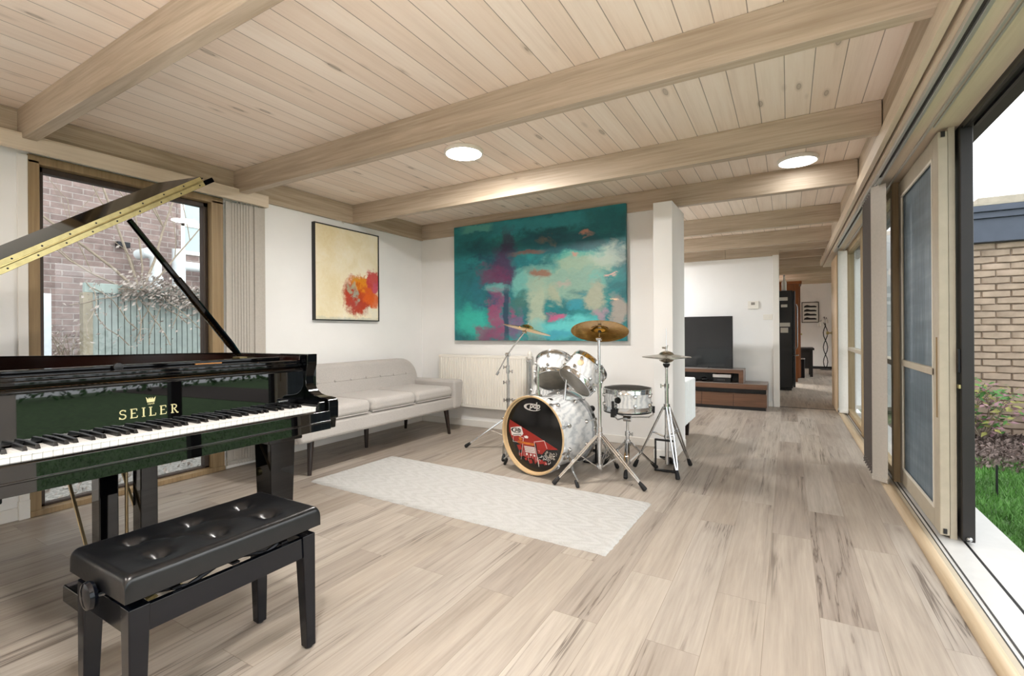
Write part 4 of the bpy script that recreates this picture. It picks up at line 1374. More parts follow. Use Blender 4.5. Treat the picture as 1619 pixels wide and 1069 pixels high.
# back: rounded upper corners, leaning back
prof = []
bw0, bw1 = fy0 + .05, fy1 - .10
rc = .22
for i in range(9):
    a = R(180 - 90 * i / 8); prof.append((bw0 + rc + rc * math.cos(a), .80 - rc + rc * math.sin(a)))
for i in range(9):
    a = R(90 - 90 * i / 8); prof.append((bw1 - rc + rc * math.cos(a), .80 - rc + rc * math.sin(a)))
prof = [(bw0, .40)] + prof + [(bw1, .40)]
lean = Matrix.Identity(4); lean[0][2] = -.12; lean[0][3] = .048
bo = MB(lean).prism(prof, 'x', -3.74, -3.60).build('backrest', 'sofa', SF, bevel=.04, seg=5)
def bpt(y, z, off=0): return (-3.60 - .12 * z + .048 + off, y, z)
MB().tube([bpt(bw0 + .1, .635, .001), bpt(bw1 - .08, .635, .001)], .003, 6).build('seam', 'sofa', bo)
for i in range(9):
    y = fy0 + .25 + i * .19
    MB().sphere(bpt(y, .64, .003), (.006, .012, .012), 12, 8).build('button', 'sofa', bo)
for (x, y, sx, sy) in ((-3.18, fy0 + .22, .03, -.035), (-3.16, fy1 - .2, .03, .02), (-3.72, fy0 + .22, -.03, -.035), (-3.72, fy1 - .2, -.03, .02), (-3.45, 3.2, 0, 0)):
    MB().tube([(x, y, .265), (x + sx, y + sy, 0)], [.027, .015], 14).build('leg', 'dark_leg', SF)

# ================================================================== RUG
rg_ = MB()
rc0 = Matrix.Translation((-1.876, 2.632, 0)) @ Matrix.Rotation(R(-1.4), 4, 'Z')
rr = random.Random(2)
rg_.M = rc0
NX, NY = 150, 56
def rugf(u, v):
    x = (u - .5) * 2.245; y = (v - .5) * .805
    e = min(min(u, 1 - u) * 2.245, min(v, 1 - v) * .805)
    z = .014 + rr.uniform(-.0012, .0012)
    if e < .012: z = .001 + .013 * e / .012
    if e == 0:
        x += rr.uniform(-.003, .003); y += rr.uniform(-.003, .003); z = .0005
    return (x, y, z)
rg_.grid(rugf, NX, NY)
o = rg_.build('rug', 'rug', None, recalc=False, angle=180)
tag(o, 'cream textured runner rug lying on the wooden floor in front of the drum kit', 'rug')

# ================================================================== DRUM KIT
def V(*a): return Vector(a)
def hub_legs(root, c, hub_z, col_z, feet, mat='chrome', r=.0115):
    C = V(c[0], c[1], 0)
    for f in feet:
        F = V(f[0], f[1], 0)
        d = (F - C).normalized()
        sd = V(-d.y, d.x, 0) * .011
        top = C + d * .022 + V(0, 0, hub_z)
        foot = F + V(0, 0, .022) - d * .012
        mid = top.lerp(foot, .42)
        ln = MB()
        for s in (-1, 1):
            ln.tube([top + sd * s, mid + sd * s * 1.25, top.lerp(foot, .85) + sd * s * .8, foot], [.0075, .0075, .007, .0065], 6)
        o = ln.build('leg', mat, root)
        e = (foot - top).normalized()
        MB().lathe([(0, -.045), (.011, -.045), (.015, -.02), (.017, .012), (.014, .02), (0, .021)], foot, e, 14).build('rubber_foot', 'rubber', o)
        br = MB()
        lo = C + d * .02 + V(0, 0, col_z)
        for s in (-1, 1):
            br.tube([lo + sd * s * .7, mid + sd * s * .9], .0045, 6)
        br.tube([mid - sd * 1.6, mid + sd * 1.6], .006, 8)
        br.build('brace', mat, o)
    cl = MB()
    cl.tube([C + V(0, 0, hub_z - .022), C + V(0, 0, hub_z + .022)], .024, 14).tube([C + V(0, 0, col_z - .014), C + V(0, 0, col_z + .014)], .021, 14)
    cl.build('leg_hub', mat, root)
def clamp(root, p, r=.02, d=(1, 0, 0), name='clamp'):
    p = V(*p); d = V(*d).normalized()
    m_ = MB().tube([p - V(0, 0, .018), p + V(0, 0, .018)], r, 12)
    m_.tube([p, p + d * (r + .022)], .006, 8)
    s = d.cross(V(0, 0, 1)).normalized()
    m_.tube([p + d * (r + .022) - V(0, 0, .016), p + d * (r + .022) + V(0, 0, .016)], .006, 8)
    return m_.build(name, 'chrome', root)
def tube_part(root, pts, r, name='tube', mat='chrome', n=14):
    return MB().tube(pts, r, n).build(name, mat, root)
def cymbal(name, label, C, axis, Rr, mat, group=None, bell=.06):
    C = V(*C)
    pr = []
    n = 22
    def hh(q):
        return .030 * (1 - q) ** 1.1 * (Rr / .2) + (.020 * math.sqrt(max(0, 1 - (q * Rr / bell) ** 2)) if q * Rr < bell else 0)
    for i in range(n + 1):
        q = max(.03, i / n)
        pr.append((q * Rr, hh(q)))
    prof = pr + [(r_, h - .0022) for r_, h in pr[::-1]]
    o = MB().lathe(prof, C - V(*axis).normalized() * .018, axis, 56, True).build(name, mat, angle=60)
    return tag(o, label, 'cymbal', group)

# --- bass drum
FB = V(-1.672, 3.165, .305)
nb = V(-.199, -.98, 0).normalized()
rb_ = V(.98, -.199, 0).normalized()
FM = frame3(FB, rb_, V(0, 0, 1), nb)
D = thing('bass_drum', 'white pearl bass drum with black and red front head and a maple hoop', 'drum', (-1.63, 3.38, 0), 'drums of the kit')
def drumhoop(z0, z1, r0, r1): return [(r0, z0), (r1, z0), (r1, z1), (r0, z1)]
MB(FM).lathe([(.268, -.42), (.278, -.42), (.278, -.035), (.268, -.035)], n=72, closed=True).build('shell', 'pearl', D)
hf = MB(FM).lathe([(.271, -.038), (.296, -.038), (.2985, -.035), (.2985, -.004), (.296, 0), (.287, 0), (.285, -.004), (.285, -.03)], n=72, closed=True).build('hoop', 'hoop_wood', D)
MB(FM).lathe([(.2984, -.034), (.2996, -.034), (.2996, -.007), (.2984, -.007)], n=72, closed=True).build('hoop_inlay', 'pearl', hf, label='white pearl inlay band')
hb = MB(FM).lathe([(.271, -.455), (.2985, -.455), (.2985, -.415), (.271, -.415)], n=72, closed=True).build('hoop', 'chrome_dull', D)
MB(FM).lathe([(0, -.034), (.278, -.034), (.2855, -.037), (.278, -.042), (0, -.042)], n=72).build('front_head', 'drum_black', D, label='black front head printed with a red wedge')
fh = bpy.data.objects['front_head']
MB(FM).lathe([(0, -.44), (.272, -.44), (.272, -.444), (0, -.444)], n=48).build('batter_head', 'drum_clear', D)
FH = FM @ Matrix.Translation((0, 0, -.022))
def hx(x): return (x - 382) / 317 * .276
def hy(y): return -(y - 507) / 428 * .276
def flat(mb, pts, z0=-.0118, h=.0006):
    n = len(pts)
    mb.add([(a, b, z0) for a, b in pts] + [(a, b, z0 + h) for a, b in pts], [tuple(range(n - 1, -1, -1)), tuple(range(n, 2 * n))] + [(i, (i + 1) % n, (i + 1) % n + n, i + n) for i in range(n)])
def fpx(mb, pts, **k): flat(mb, [(hx(a), hy(b)) for a, b in pts], **k)
def lpx(mb, pts, w, z=-.0112):
    for a, b in zip(pts[:-1], pts[1:]):
        a = V(hx(a[0]), hy(a[1])); b = V(hx(b[0]), hy(b[1]))
        d = (b - a)
        if d.length < 1e-6: continue
        nn = V(-d.y, d.x).normalized() * w / 2
        flat(mb, [tuple(a + nn), tuple(a - nn), tuple(b - nn), tuple(b + nn)], z0=z)
red = MB(FH)
fpx(red, [(102, 372), (400, 512), (640, 630), (560, 648), (478, 660), (440, 680), (432, 640), (396, 600), (388, 640), (300, 655), (258, 660), (170, 630), (128, 600), (96, 520), (92, 440)])
fpx(red, [(250, 650), (400, 650), (420, 760), (430, 800), (395, 850), (378, 800), (350, 790), (300, 800), (240, 770)], z0=-.0117)
fpx(red, [(405, 600), (490, 565), (520, 650), (470, 720), (425, 720)], z0=-.0116)
for (a, b, w, h) in ((215, 690, 30, 60), (230, 775, 26, 40), (450, 810, 40, 46), (500, 815, 26, 40), (340, 830, 26, 46), (290, 815, 18, 26)):
    fpx(red, [(a - w, b - h * .4), (a + w * .6, b - h * .6), (a + w, b + h * .3), (a - w * .2, b + h * .6)], z0=-.0115)
red.build('red_print', 'drum_red', fh, smooth=False, label='dark red wedge print')
wh = MB(FH)
def ringp(mb, cx, cy, rx, ry, thick, z=-.0112, n=40):
    pts = [(cx + rx * math.cos(2 * math.pi * i / n), cy + ry * math.sin(2 * math.pi * i / n)) for i in range(n)]
    inn = [(cx + thick * .55 + (rx - thick * (.55 if math.cos(2 * math.pi * i / n) > 0 else 1)) * math.cos(2 * math.pi * i / n) * .96, cy + (ry - thick * .42) * math.sin(2 * math.pi * i / n)) for i in range(n)]
    for i in range(n):
        j = (i + 1) % n
        if -.35 < math.sin(2 * math.pi * i / n) < .35 and math.cos(2 * math.pi * i / n) > 0: continue
        flat(mb, [pts[i], inn[i], inn[j], pts[j]], z0=z)
ringp(wh, hx(366), hy(188), .083, .028, .014)
text_mesh(wh, 'pdp', .066, FH @ Matrix.Translation((hx(392), hy(198), -.0108)), .28, .0018, .0003)
wh.build('logo_print', 'print_white', fh, smooth=False, label='white oval logo print')
wh = MB(FH)
# sticker block with a smaller logo
fpx(wh, [(112, 470), (190, 446), (238, 436), (262, 520), (240, 545), (180, 556), (126, 560), (118, 520)], z0=-.0112)
fpx(wh, [(120, 545), (245, 520), (252, 540), (150, 566)], z0=-.0113)
fpx(wh, [(268, 545), (300, 534), (320, 545), (312, 566), (280, 566)], z0=-.0112)
for k in range(4):
    z = 660 + k * 19
    fpx(wh, [(270 + k * 4, z), (388 + k * 3, z - 4), (390 + k * 3, z + 10), (272 + k * 4, z + 13)], z0=-.0112)
for cx in (303, 347, 388):
    wh.M = FH
    wh.lathe([(0, 0), (.0085, 0), (.0085, .0006), (0, .0006)], (hx(cx), hy(752), -.0112), (0, 0, 1), 14)
wh.build('sticker_print', 'print_white', fh, smooth=False, label='white printed stickers')
wh = MB(FH)
lpx(wh, [(145, 575), (140, 632), (258, 632), (264, 560), (240, 770)], .0028)
lpx(wh, [(525, 645), (495, 556), (385, 592), (436, 870), (432, 800)], .0035)
lpx(wh, [(200, 545), (268, 575)], .003)
rq = random.Random(9)
for k in range(34):
    a = rq.uniform(440, 660); b = rq.uniform(690, 860)
    if ((a - 382) / 300) ** 2 + ((b - 507) / 400) ** 2 > 1: continue
    pts = [(a, b)]
    for i in range(3): pts.append((pts[-1][0] + rq.uniform(-22, 22), pts[-1][1] + rq.uniform(-22, 26)))
    if all(((p[0] - 382) / 305) ** 2 + ((p[1] - 507) / 410) ** 2 < 1 for p in pts):
        lpx(wh, pts, rq.uniform(.001, .0024))
for k in range(9):
    a = 215 + k * 26; b = 770 + rq.uniform(-20, 40)
    lpx(wh, [(a, b - 40), (a + rq.uniform(-6, 6), b + 25)], .0016)
wh.build('line_drawing', 'print_white', fh, smooth=False, label='white line drawings')
bkp = MB(FH)
ringp(bkp, hx(182), hy(492), .053, .020, .009, z=-.0104)
text_mesh(bkp, 'pdp', .042, FH @ Matrix.Translation((hx(198), hy(502), -.0100)), .28, .001, .0003)
bkp.build('sticker_lettering', 'drum_black', fh, smooth=False, label='black lettering on the sticker')
bkp = MB(FH)
lpx(bkp, [(140, 552), (240, 532)], .004, z=-.0104)
for k in range(4):
    z = 661 + k * 19
    for q in range(7):
        lpx(bkp, [(282 + q * 15 + k * 3, z), (282 + q * 15 + k * 3, z + 9)], .0012, z=-.0104)
bkp.build('fine_print', 'drum_black', fh, smooth=False)
og = MB(FH)
fpx(og, [(200, 612), (385, 612), (378, 640), (195, 634)], z0=-.0110)
fpx(og, [(205, 575), (240, 558), (252, 596), (222, 606)], z0=-.0110)
og.build('orange_print', 'print_orange', fh, smooth=False, label='orange printed patch')
gy = MB(FH)
for k in range(16):
    a = 490 + rq.uniform(0, 110); b = 680 + rq.uniform(0, 70); s = rq.uniform(7, 20)
    fpx(gy, [(a - s, b), (a, b - s), (a + s, b + s * .3), (a + s * .2, b + s)], z0=-.0111)
gy.build('grey_print', 'print_grey', fh, smooth=False, label='grey smudged print')
# lugs, rods, claws
for i in range(10):
    a = R(18 + 36 * i)
    ca, sa = math.cos(a), math.sin(a)
    for (zl, zh) in ((-.115, .0), (-.345, -.455)):
        lg = MB(FM).lathe([(0, 0), (.017, 0), (.015, .012), (.008, .020), (0, .021)], (.277 * ca, .277 * sa, zl), (ca, sa, 0), 14).build('lug', 'chrome', D)
        s = 1 if zh > -.2 else -1
        MB(FM).tube([(.297 * ca, .297 * sa, zl), (.303 * ca, .303 * sa, zh - s * .0 + s * .012)], .0035, 6).build('tension_rod', 'chrome', lg)
        cm = MB(FM)
        tq = V(-sa, ca, 0) * .011
        p = V(.2985 * ca, .2985 * sa, 0)
        z0, z1 = sorted((zh + s * .003, zh - s * .030))
        cm.hexa([tuple(p - tq + V(0, 0, z0)), tuple(p + tq + V(0, 0, z0)), tuple(p * 1.026 + tq + V(0, 0, z0)), tuple(p * 1.026 - tq + V(0, 0, z0))],
                [tuple(p - tq + V(0, 0, z1)), tuple(p + tq + V(0, 0, z1)), tuple(p * 1.026 + tq + V(0, 0, z1)), tuple(p * 1.026 - tq + V(0, 0, z1))])
        cm.build('claw', 'chrome', lg, bevel=.002)
# spurs
for (foot, ang) in (((-1.26, 3.074, 0), -28), ((-2.005, 3.325, 0), 208)):
    a = R(ang)
    br = V(.28 * math.cos(a), .28 * math.sin(a), -.10)
    w_ = FM @ br
    ax = (FM.to_3x3() @ V(math.cos(a), math.sin(a), 0))
    so = MB().lathe([(0, 0), (.035, 0), (.035, .006), (.02, .014), (.012, .024), (0, .024)], w_, ax, 20).build('spur', 'chrome', D)
    f = V(*foot)
    st_ = w_ + ax * .028
    MB().tube([st_, st_.lerp(f, .08) + ax * .015, st_.lerp(f, .5), f + V(0, 0, .05)], [.011, .010, .008, .007], 10).build('spur_leg', 'chrome', so)
    dirv = (f - st_).normalized()
    MB().lathe([(0, -.062), (.009, -.062), (.012, -.05), (.012, -.012), (.006, 0), (0, 0)], f, dirv, 12).build('rubber_foot', 'rubber', so)
# badge and tom holder on the shell
bm = FM @ V(.278 * math.cos(R(72)), .278 * math.sin(R(72)), -.13)
MB().lathe([(0, 0), (.022, 0), (.020, .002), (0, .002)], bm, FM.to_3x3() @ V(math.cos(R(72)), math.sin(R(72)), 0), 18).build('badge', 'chrome_dull', D)
tp = FM @ V(-.01, .277, -.10)
th_ = MB().lathe([(0, 0), (.032, 0), (.032, .008), (.018, .014), (.018, .05), (0, .05)], tp, (0, 0, 1), 18).build('tom_holder', 'chrome', D)
tube_part(th_, [tp + V(0, 0, .03), tp + V(0, 0, .25)], .0105, 'holder_tube')
clamp(th_, tp + V(0, 0, .215), .018, (.6, .8, 0))
tube_part(th_, [tp + V(0, 0, .215), V(-1.67, 3.455, .795)], .008, 'tom_arm')
tp2 = FM @ V(.12, .255, -.26)
tube_part(th_, [tp2 - V(0, 0, .01), V(-1.49, 3.44, .79)], .009, 'tom_arm')
tube_part(th_, [V(-1.67, 3.44, .795), V(-1.45, 3.40, .79)], .008, 'tom_arm')
clamp(th_, (-1.50, 3.42, .792), .018, (0, -1, 0))

# --- toms and snare share one builder
def drum(name, label, C, axis, Rr, depth, lugs, bottom='drum_clear', top='drum_clear', badge=None, shellmat='pearl', twist=0):
    """C = centre of the lower head"""
    C = V(*C); A = V(*axis).normalized()
    t = thing(name, label, 'drum', tuple(C), 'drums of the kit')
    MB().lathe([(Rr - .006, .006), (Rr, .006), (Rr, depth - .006), (Rr - .006, depth - .006)], C, A, 48, True).build('shell', shellmat, t)
    for h in (0, depth):
        s = 1 if h else -1
        MB().lathe([(Rr - .004, h - s * .028), (Rr + .008, h - s * .028), (Rr + .008, h - s * .024), (Rr + .0055, h - s * .02), (Rr + .0055, h + s * .004), (Rr + .010, h + s * .005), (Rr + .010, h + s * .008), (Rr + .002, h + s * .008), (Rr + .001, h)], C, A, 48, True).build('hoop', 'chrome', t)
    MB().lathe([(0, 0), (Rr - .002, 0), (Rr + .001, .003), (0, .003)], C, A, 40).build('bottom_head', bottom, t)
    MB().lathe([(0, depth - .003), (Rr + .001, depth - .003), (Rr - .002, depth), (0, depth)], C, A, 40).build('top_head', top, t)
    u = A.orthogonal().normalized(); w = A.cross(u)
    for i in range(lugs):
        a = 2 * math.pi * (i + .5) / lugs + twist
        d = u * math.cos(a) + w * math.sin(a)
        hs = (depth * .28, depth * .72)
        for h in hs:
            o = MB().lathe([(0, 0), (.016, 0), (.016, .006), (.010, .018), (0, .020)], C + A * h + d * (Rr - .001), d, 16).build('lug', 'chrome', t)
            e = -.006 if h < depth * .5 else depth + .010
            MB().tube([C + A * e + d * (Rr + .010), C + A * h + d * (Rr + .010)], .003, 6).build('tension_rod', 'chrome', o)
    if badge is not None:
        d = V(*badge); d = (d - A * d.dot(A)).normalized()
        MB().lathe([(0, 0), (.026, 0), (.025, .0025), (0, .003)], C + A * depth * .55 + d * (Rr - .001), d, 22).build('badge', 'hoop_wood' if name == 'rack_tom' else 'drum_black', t)
    return t
drum('rack_tom', 'smaller white tom on the left above the bass drum, behind the chrome post', (-1.657, 3.525, .687), (-.22, .575, .785), .145, .19, 6, twist=.3)
drum('rack_tom', 'white tom with round badge tilted steeply, right one above the bass drum', (-1.394, 3.354, .700), (.437, .601, .669), .142, .185, 6, badge=(.1, -1, .6), twist=.1)
SN = drum('snare_drum', 'shallow white pearl snare drum with a grey mute pad on its top', (-1.08, 3.645, .482), (0, 0, 1), .178, .155, 8, badge=(-.12, -1, 0), twist=.2)
MB().lathe([(0, .0), (.172, 0), (.172, .006), (.14, .016), (.06, .021), (0, .022)], (-1.08, 3.645, .6375), n=40).build('mute_pad', 'drum_pad', SN, label='dark grey mute pad')
th2 = MB().tube([(-1.135, 3.462, .47), (-1.135, 3.455, .56)], .011, 10)
th2.box(-1.15, -1.12, 3.445, 3.465, .44, .50)
th2.build('snare_throw_off', 'black_plastic', SN, bevel=.003)
MB().lathe([(.15, 0), (.181, 0), (.181, .012), (.15, .012)], (-1.08, 3.645, .462), n=40, closed=True).build('stand_cushion_ring', 'rubber', SN)
FT = drum('floor_tom', 'white floor tom standing behind the bass drum on the left', (-1.97, 4.0, .26), (.22, .16, 1), .185, .33, 8, twist=.2)
for a in (.4, 2.5, 4.6):
    x, y = -1.97 + .205 * math.cos(a), 4.0 + .205 * math.sin(a)
    o = tube_part(FT, [(x, y, .015), (x + .03, y, .50)], .006, 'leg')
    MB().tube([(x, y, 0), (x, y, .03)], .012, 10).build('rubber_foot', 'rubber', o)

# --- stands
cx, cy = -1.188, 3.313
S1 = thing('cymbal_stand', 'straight chrome cymbal stand in front, right of the bass drum', 'stand', (cx, cy, 0), 'stands of the drum kit')
hub_legs(S1, (cx, cy), .325, .10, [(-1.437, 3.055), (-.84, 3.233), (-1.17, 3.67)])
tube_part(S1, [(cx, cy, .085), (cx, cy, .70)], .0145, 'lower_tube')
tube_part(S1, [(cx, cy, .68), (cx, cy, 1.02)], .0105, 'upper_tube')
clamp(S1, (cx, cy, .69), .019, (-.8, -.4, 0))
clamp(S1, (cx, cy, .80), .017, (.8, -.3, 0))
clamp(S1, (cx, cy, .37), .02, (-.9, .1, 0))
aR = V(-.342 * math.sin(R(22)), .958 * math.sin(R(22)), math.cos(R(22))) + V(.03, 0, 0)
aR.normalize()
til = V(cx, cy, 1.03)
cyR = V(-1.190, 3.335, 1.098)
MB().tube([til - V(.018, .0, 0), til + V(.018, 0, 0)], .014, 14).build('tilter', 'chrome', S1)
tube_part(S1, [til, cyR - aR * .02, cyR + aR * .045], .0045, 'cymbal_rod')
MB().lathe([(0, -.012), (.013, -.012), (.013, .0), (0, 0)], cyR - aR * .012, aR, 14).build('felt_washer', 'rubber', S1)
MB().lathe([(0, .012), (.013, .012), (.013, .024), (.006, .03), (.005, .04), (0, .04)], cyR, aR, 14).build('wing_nut', 'chrome', S1)
cymbal('crash_cymbal', 'gold cymbal facing forward on the straight stand, right of the toms', cyR, aR, .208, 'cymbal', 'cymbals of the kit')

cx, cy = -2.228, 3.771
S2 = thing('cymbal_stand', 'chrome boom cymbal stand on the left, by the radiator', 'stand', (cx, cy, 0), 'stands of the drum kit')
hub_legs(S2, (cx, cy), .29, .12, [(-2.62, 3.645), (-2.04, 4.12), (-2.06, 3.40)])
tube_part(S2, [(cx, cy, .10), (cx, cy, .62)], .0135, 'lower_tube')
tube_part(S2, [(cx, cy, .60), (cx, cy, .87)], .0105, 'upper_tube')
for z, d in ((.62, (-.8, -.5, 0)), (.72, (.9, .3, 0)), (.76, (-.8, -.5, 0)), (.46, (.9, .2, 0)), (.455, (-.9, -.2, 0))):
    clamp(S2, (cx, cy, z), .018, d)
MB().tube([(cx - .02, cy, .875), (cx + .02, cy, .875)], .017, 14).build('boom_joint', 'chrome', S2)
pb = V(-2.319, 3.717, .688); pt = V(-2.096, 3.848, 1.082)
tube_part(S2, [pb, V(cx, cy - .02, .868), pt], .0065, 'boom_arm')
MB().tube([pb, pb.lerp(pt, .08)], .011, 12).build('boom_weight', 'chrome_dull', S2)
aL = (_r * .22 + V(0, 0, .97) + V(.0, .05, 0)).normalized()
cyL = V(-2.072, 3.862, 1.118)
MB().tube([pt - V(.016, 0, 0), pt + V(.016, 0, 0)], .013, 14).build('tilter', 'chrome', S2)
tube_part(S2, [pt, cyL, cyL + aL * .05], .0045, 'cymbal_rod')
MB().lathe([(0, .008), (.016, .008), (.016, .018), (.007, .024), (.006, .034), (0, .034)], cyL, aL, 14).build('wing_nut', 'chrome', S2)
cymbal('crash_cymbal', 'thin golden cymbal seen edge on, tilted on the left boom stand', cyL, aL, .225, 'cymbal', 'cymbals of the kit')

cx, cy = -1.08, 3.645
S3 = thing('snare_stand', 'low chrome tripod stand under the snare drum', 'stand', (cx, cy, 0), 'stands of the drum kit')
hub_legs(S3, (cx, cy), .22, .07, [(-1.033, 3.426), (-.90, 3.81), (-1.30, 3.72)])
tube_part(S3, [(cx, cy, .05), (cx, cy, .30)], .0145, 'lower_tube')
tube_part(S3, [(cx, cy, .28), (cx, cy, .405)], .0105, 'upper_tube')
clamp(S3, (cx, cy, .29), .02, (.9, -.3, 0))
MB().tube([(cx - .03, cy, .405), (cx + .03, cy, .405)], .022, 16).build('tilter', 'chrome', S3)
for k in range(3):
    a = R(20 + 120 * k)
    d = V(math.cos(a), math.sin(a), 0)
    o = tube_part(S3, [V(cx, cy, .415), V(cx, cy, .42) + d * .16, V(cx, cy, .44) + d * .193, V(cx, cy, .495) + d * .197], .0055, 'basket_arm')
    MB().tube([V(cx, cy, .455) + d * .195, V(cx, cy, .505) + d * .196], .010, 8).build('rubber_grip', 'rubber', o)

cx, cy = -.81, 3.765
S4 = thing('hi_hat_stand', 'chrome hi-hat stand with black pedal beside the white wall end', 'stand', (cx, cy, 0), 'stands of the drum kit')
hub_legs(S4, (cx, cy), .50, .27, [(-.682, 4.03), (-.694, 3.59), (-1.07, 3.78)])
tube_part(S4, [(cx, cy, .06), (cx, cy, .66)], .0145, 'lower_tube')
tube_part(S4, [(cx, cy, .64), (cx, cy, .815)], .0105, 'upper_tube')
tube_part(S4, [(cx, cy, .83), (cx, cy, 1.10)], .003, 'pull_rod', n=8)
clamp(S4, (cx, cy, .66), .019, (-.9, -.3, 0))
MB().lathe([(0, 0), (.014, 0), (.026, .018), (.026, .03), (0, .03)], (cx, cy, .802), n=18).build('cymbal_seat', 'black_plastic', S4)
c = MB().tube([(cx, cy, .925), (cx, cy, .965)], .008, 10).tube([(cx - .03, cy - .01, .955), (cx, cy, .95)], .007, 8).tube([(cx, cy, .93), (cx + .014, cy - .01, .975)], .004, 6)
c.build('clutch', 'chrome', S4)
pd = B(-.90, -.888, 3.745, 3.765, .004, .25)
pd.box(-.758, -.746, 3.745, 3.765, .004, .25).box(-.90, -.746, 3.745, 3.765, .235, .25).box(-.90, -.746, 3.74, 3.77, .003, .016)
pd.build('pedal_frame', 'black_plastic', S4, bevel=.003)
MB().hexa([(-.87, 3.78, .10), (-.78, 3.78, .10), (-.78, 4.02, .012), (-.87, 4.02, .012)], [(-.87, 3.78, .112), (-.78, 3.78, .112), (-.78, 4.02, .024), (-.87, 4.02, .024)]).build('footboard', 'black_plastic', S4, bevel=.003)
B(-.87, -.78, 3.995, 4.05, .003, .024).build('heel_plate', 'black_plastic', S4, bevel=.003)
MB().tube([(cx, cy, .09), (cx, cy, .2)], .006, 6).build('pull_chain', 'steel_dark', S4)
cymbal('hi_hat_cymbal', 'upper of the pair of hi-hat cymbals in front of the white wall end', (cx, cy, .903), (0, 0, 1), .180, 'cymbal_hat', 'cymbals of the kit', .055)
o = cymbal('hi_hat_cymbal', 'lower of the pair of hi-hat cymbals, upturned', (cx, cy, .862), (0, 0, -1), .180, 'cymbal_hat', 'cymbals of the kit', .055)
# bass drum pedal behind
PD = thing('drum_pedal', 'black bass drum pedal behind the bass drum, left of the snare stand', 'pedal', (-1.42, 3.78, 0))
B(-1.47, -1.36, 3.70, 4.00, .0, .012).build('base_plate', 'steel_dark', PD, bevel=.003)
pf = B(-1.475, -1.463, 3.70, 3.725, .01, .26)
pf.box(-1.367, -1.355, 3.70, 3.725, .01, .26)
pf.build('upright', 'steel_dark', PD, bevel=.003)
MB().tube([(-1.475, 3.712, .25), (-1.355, 3.712, .25)], .008, 10).build('axle', 'chrome_dull', PD)
MB().tube([(-1.415, 3.712, .25), (-1.415, 3.76, .42)], .005, 8).build('beater_rod', 'chrome', PD)
MB().sphere((-1.415, 3.765, .44), .026, 14, 10).build('beater', 'rubber', PD)
MB().hexa([(-1.455, 3.74, .10), (-1.375, 3.74, .10), (-1.375, 3.98, .014), (-1.455, 3.98, .014)], [(-1.455, 3.74, .112), (-1.375, 3.74, .112), (-1.375, 3.98, .026), (-1.455, 3.98, .026)]).build('footboard', 'steel_dark', PD, bevel=.003)

# ================================================================== RADIATOR
RD = thing('radiator', 'white ribbed panel radiator on the back wall below the blue painting', 'radiator', (-2.98, 4.47, .22))
x0, x1, z0, z1 = -3.565, -2.40, .232, .825
n = 34
rp = []
for i in range(n):
    a = x0 + .012 + (x1 - x0 - .024) * i / n
    w_ = (x1 - x0 - .024) / n
    rp += [(a, 4.432), (a + w_ * .22, 4.432), (a + w_ * .36, 4.420), (a + w_ * .86, 4.420)]
poly = [(x0, 4.46), (x0, 4.432)] + rp + [(x1 - .012, 4.432), (x1, 4.432), (x1, 4.46)]
MB().prism(poly, 'z', z0 + .035, z1 - .03).build('ribbed_panel', 'white_enamel', RD, smooth=False)
pm = B(x0, x1, 4.424, 4.464, z0, z0 + .036)
pm.box(x0, x1, 4.424, 4.464, z1 - .031, z1 - .006)
pm.build('panel_edge', 'white_enamel', RD, bevel=.006)
gr = B(x0 + .004, x1 - .004, 4.43, 4.50, z1 - .006, z1)
gr.build('top_grille', 'white_enamel', RD, bevel=.002)
B(x0 + .1, x0 + .14, 4.46, 4.5185, z0 + .1, z1 - .1).build('wall_bracket', 'white_enamel', RD)
B(x1 - .14, x1 - .1, 4.46, 4.5185, z0 + .1, z1 - .1).build('wall_bracket', 'white_enamel', RD)
va = MB().tube([(-2.36, 4.45, .76), (-2.36, 4.45, .79)], .016, 12).build('valve_body', 'chrome', RD)
vx = -2.36
MB().lathe([(.015, 0), (.024, .01), (.026, .05), (.022, .075), (.01, .09), (0, .092)], (vx, 4.45, .79), n=20).build('valve_head', 'white_enamel', RD)
MB().tube([(x1, 4.45, .775), (vx, 4.45, .775)], .010, 10).build('valve_pipe', 'chrome', RD)
MB().tube([(vx, 4.45, .76), (vx, 4.45, .0)], .011, 10).build('supply_pipe', 'chrome_dull', RD)
MB().tube([(vx + .035, 4.46, .73), (vx + .035, 4.46, .0)], .011, 10).build('supply_pipe', 'white_enamel', RD)

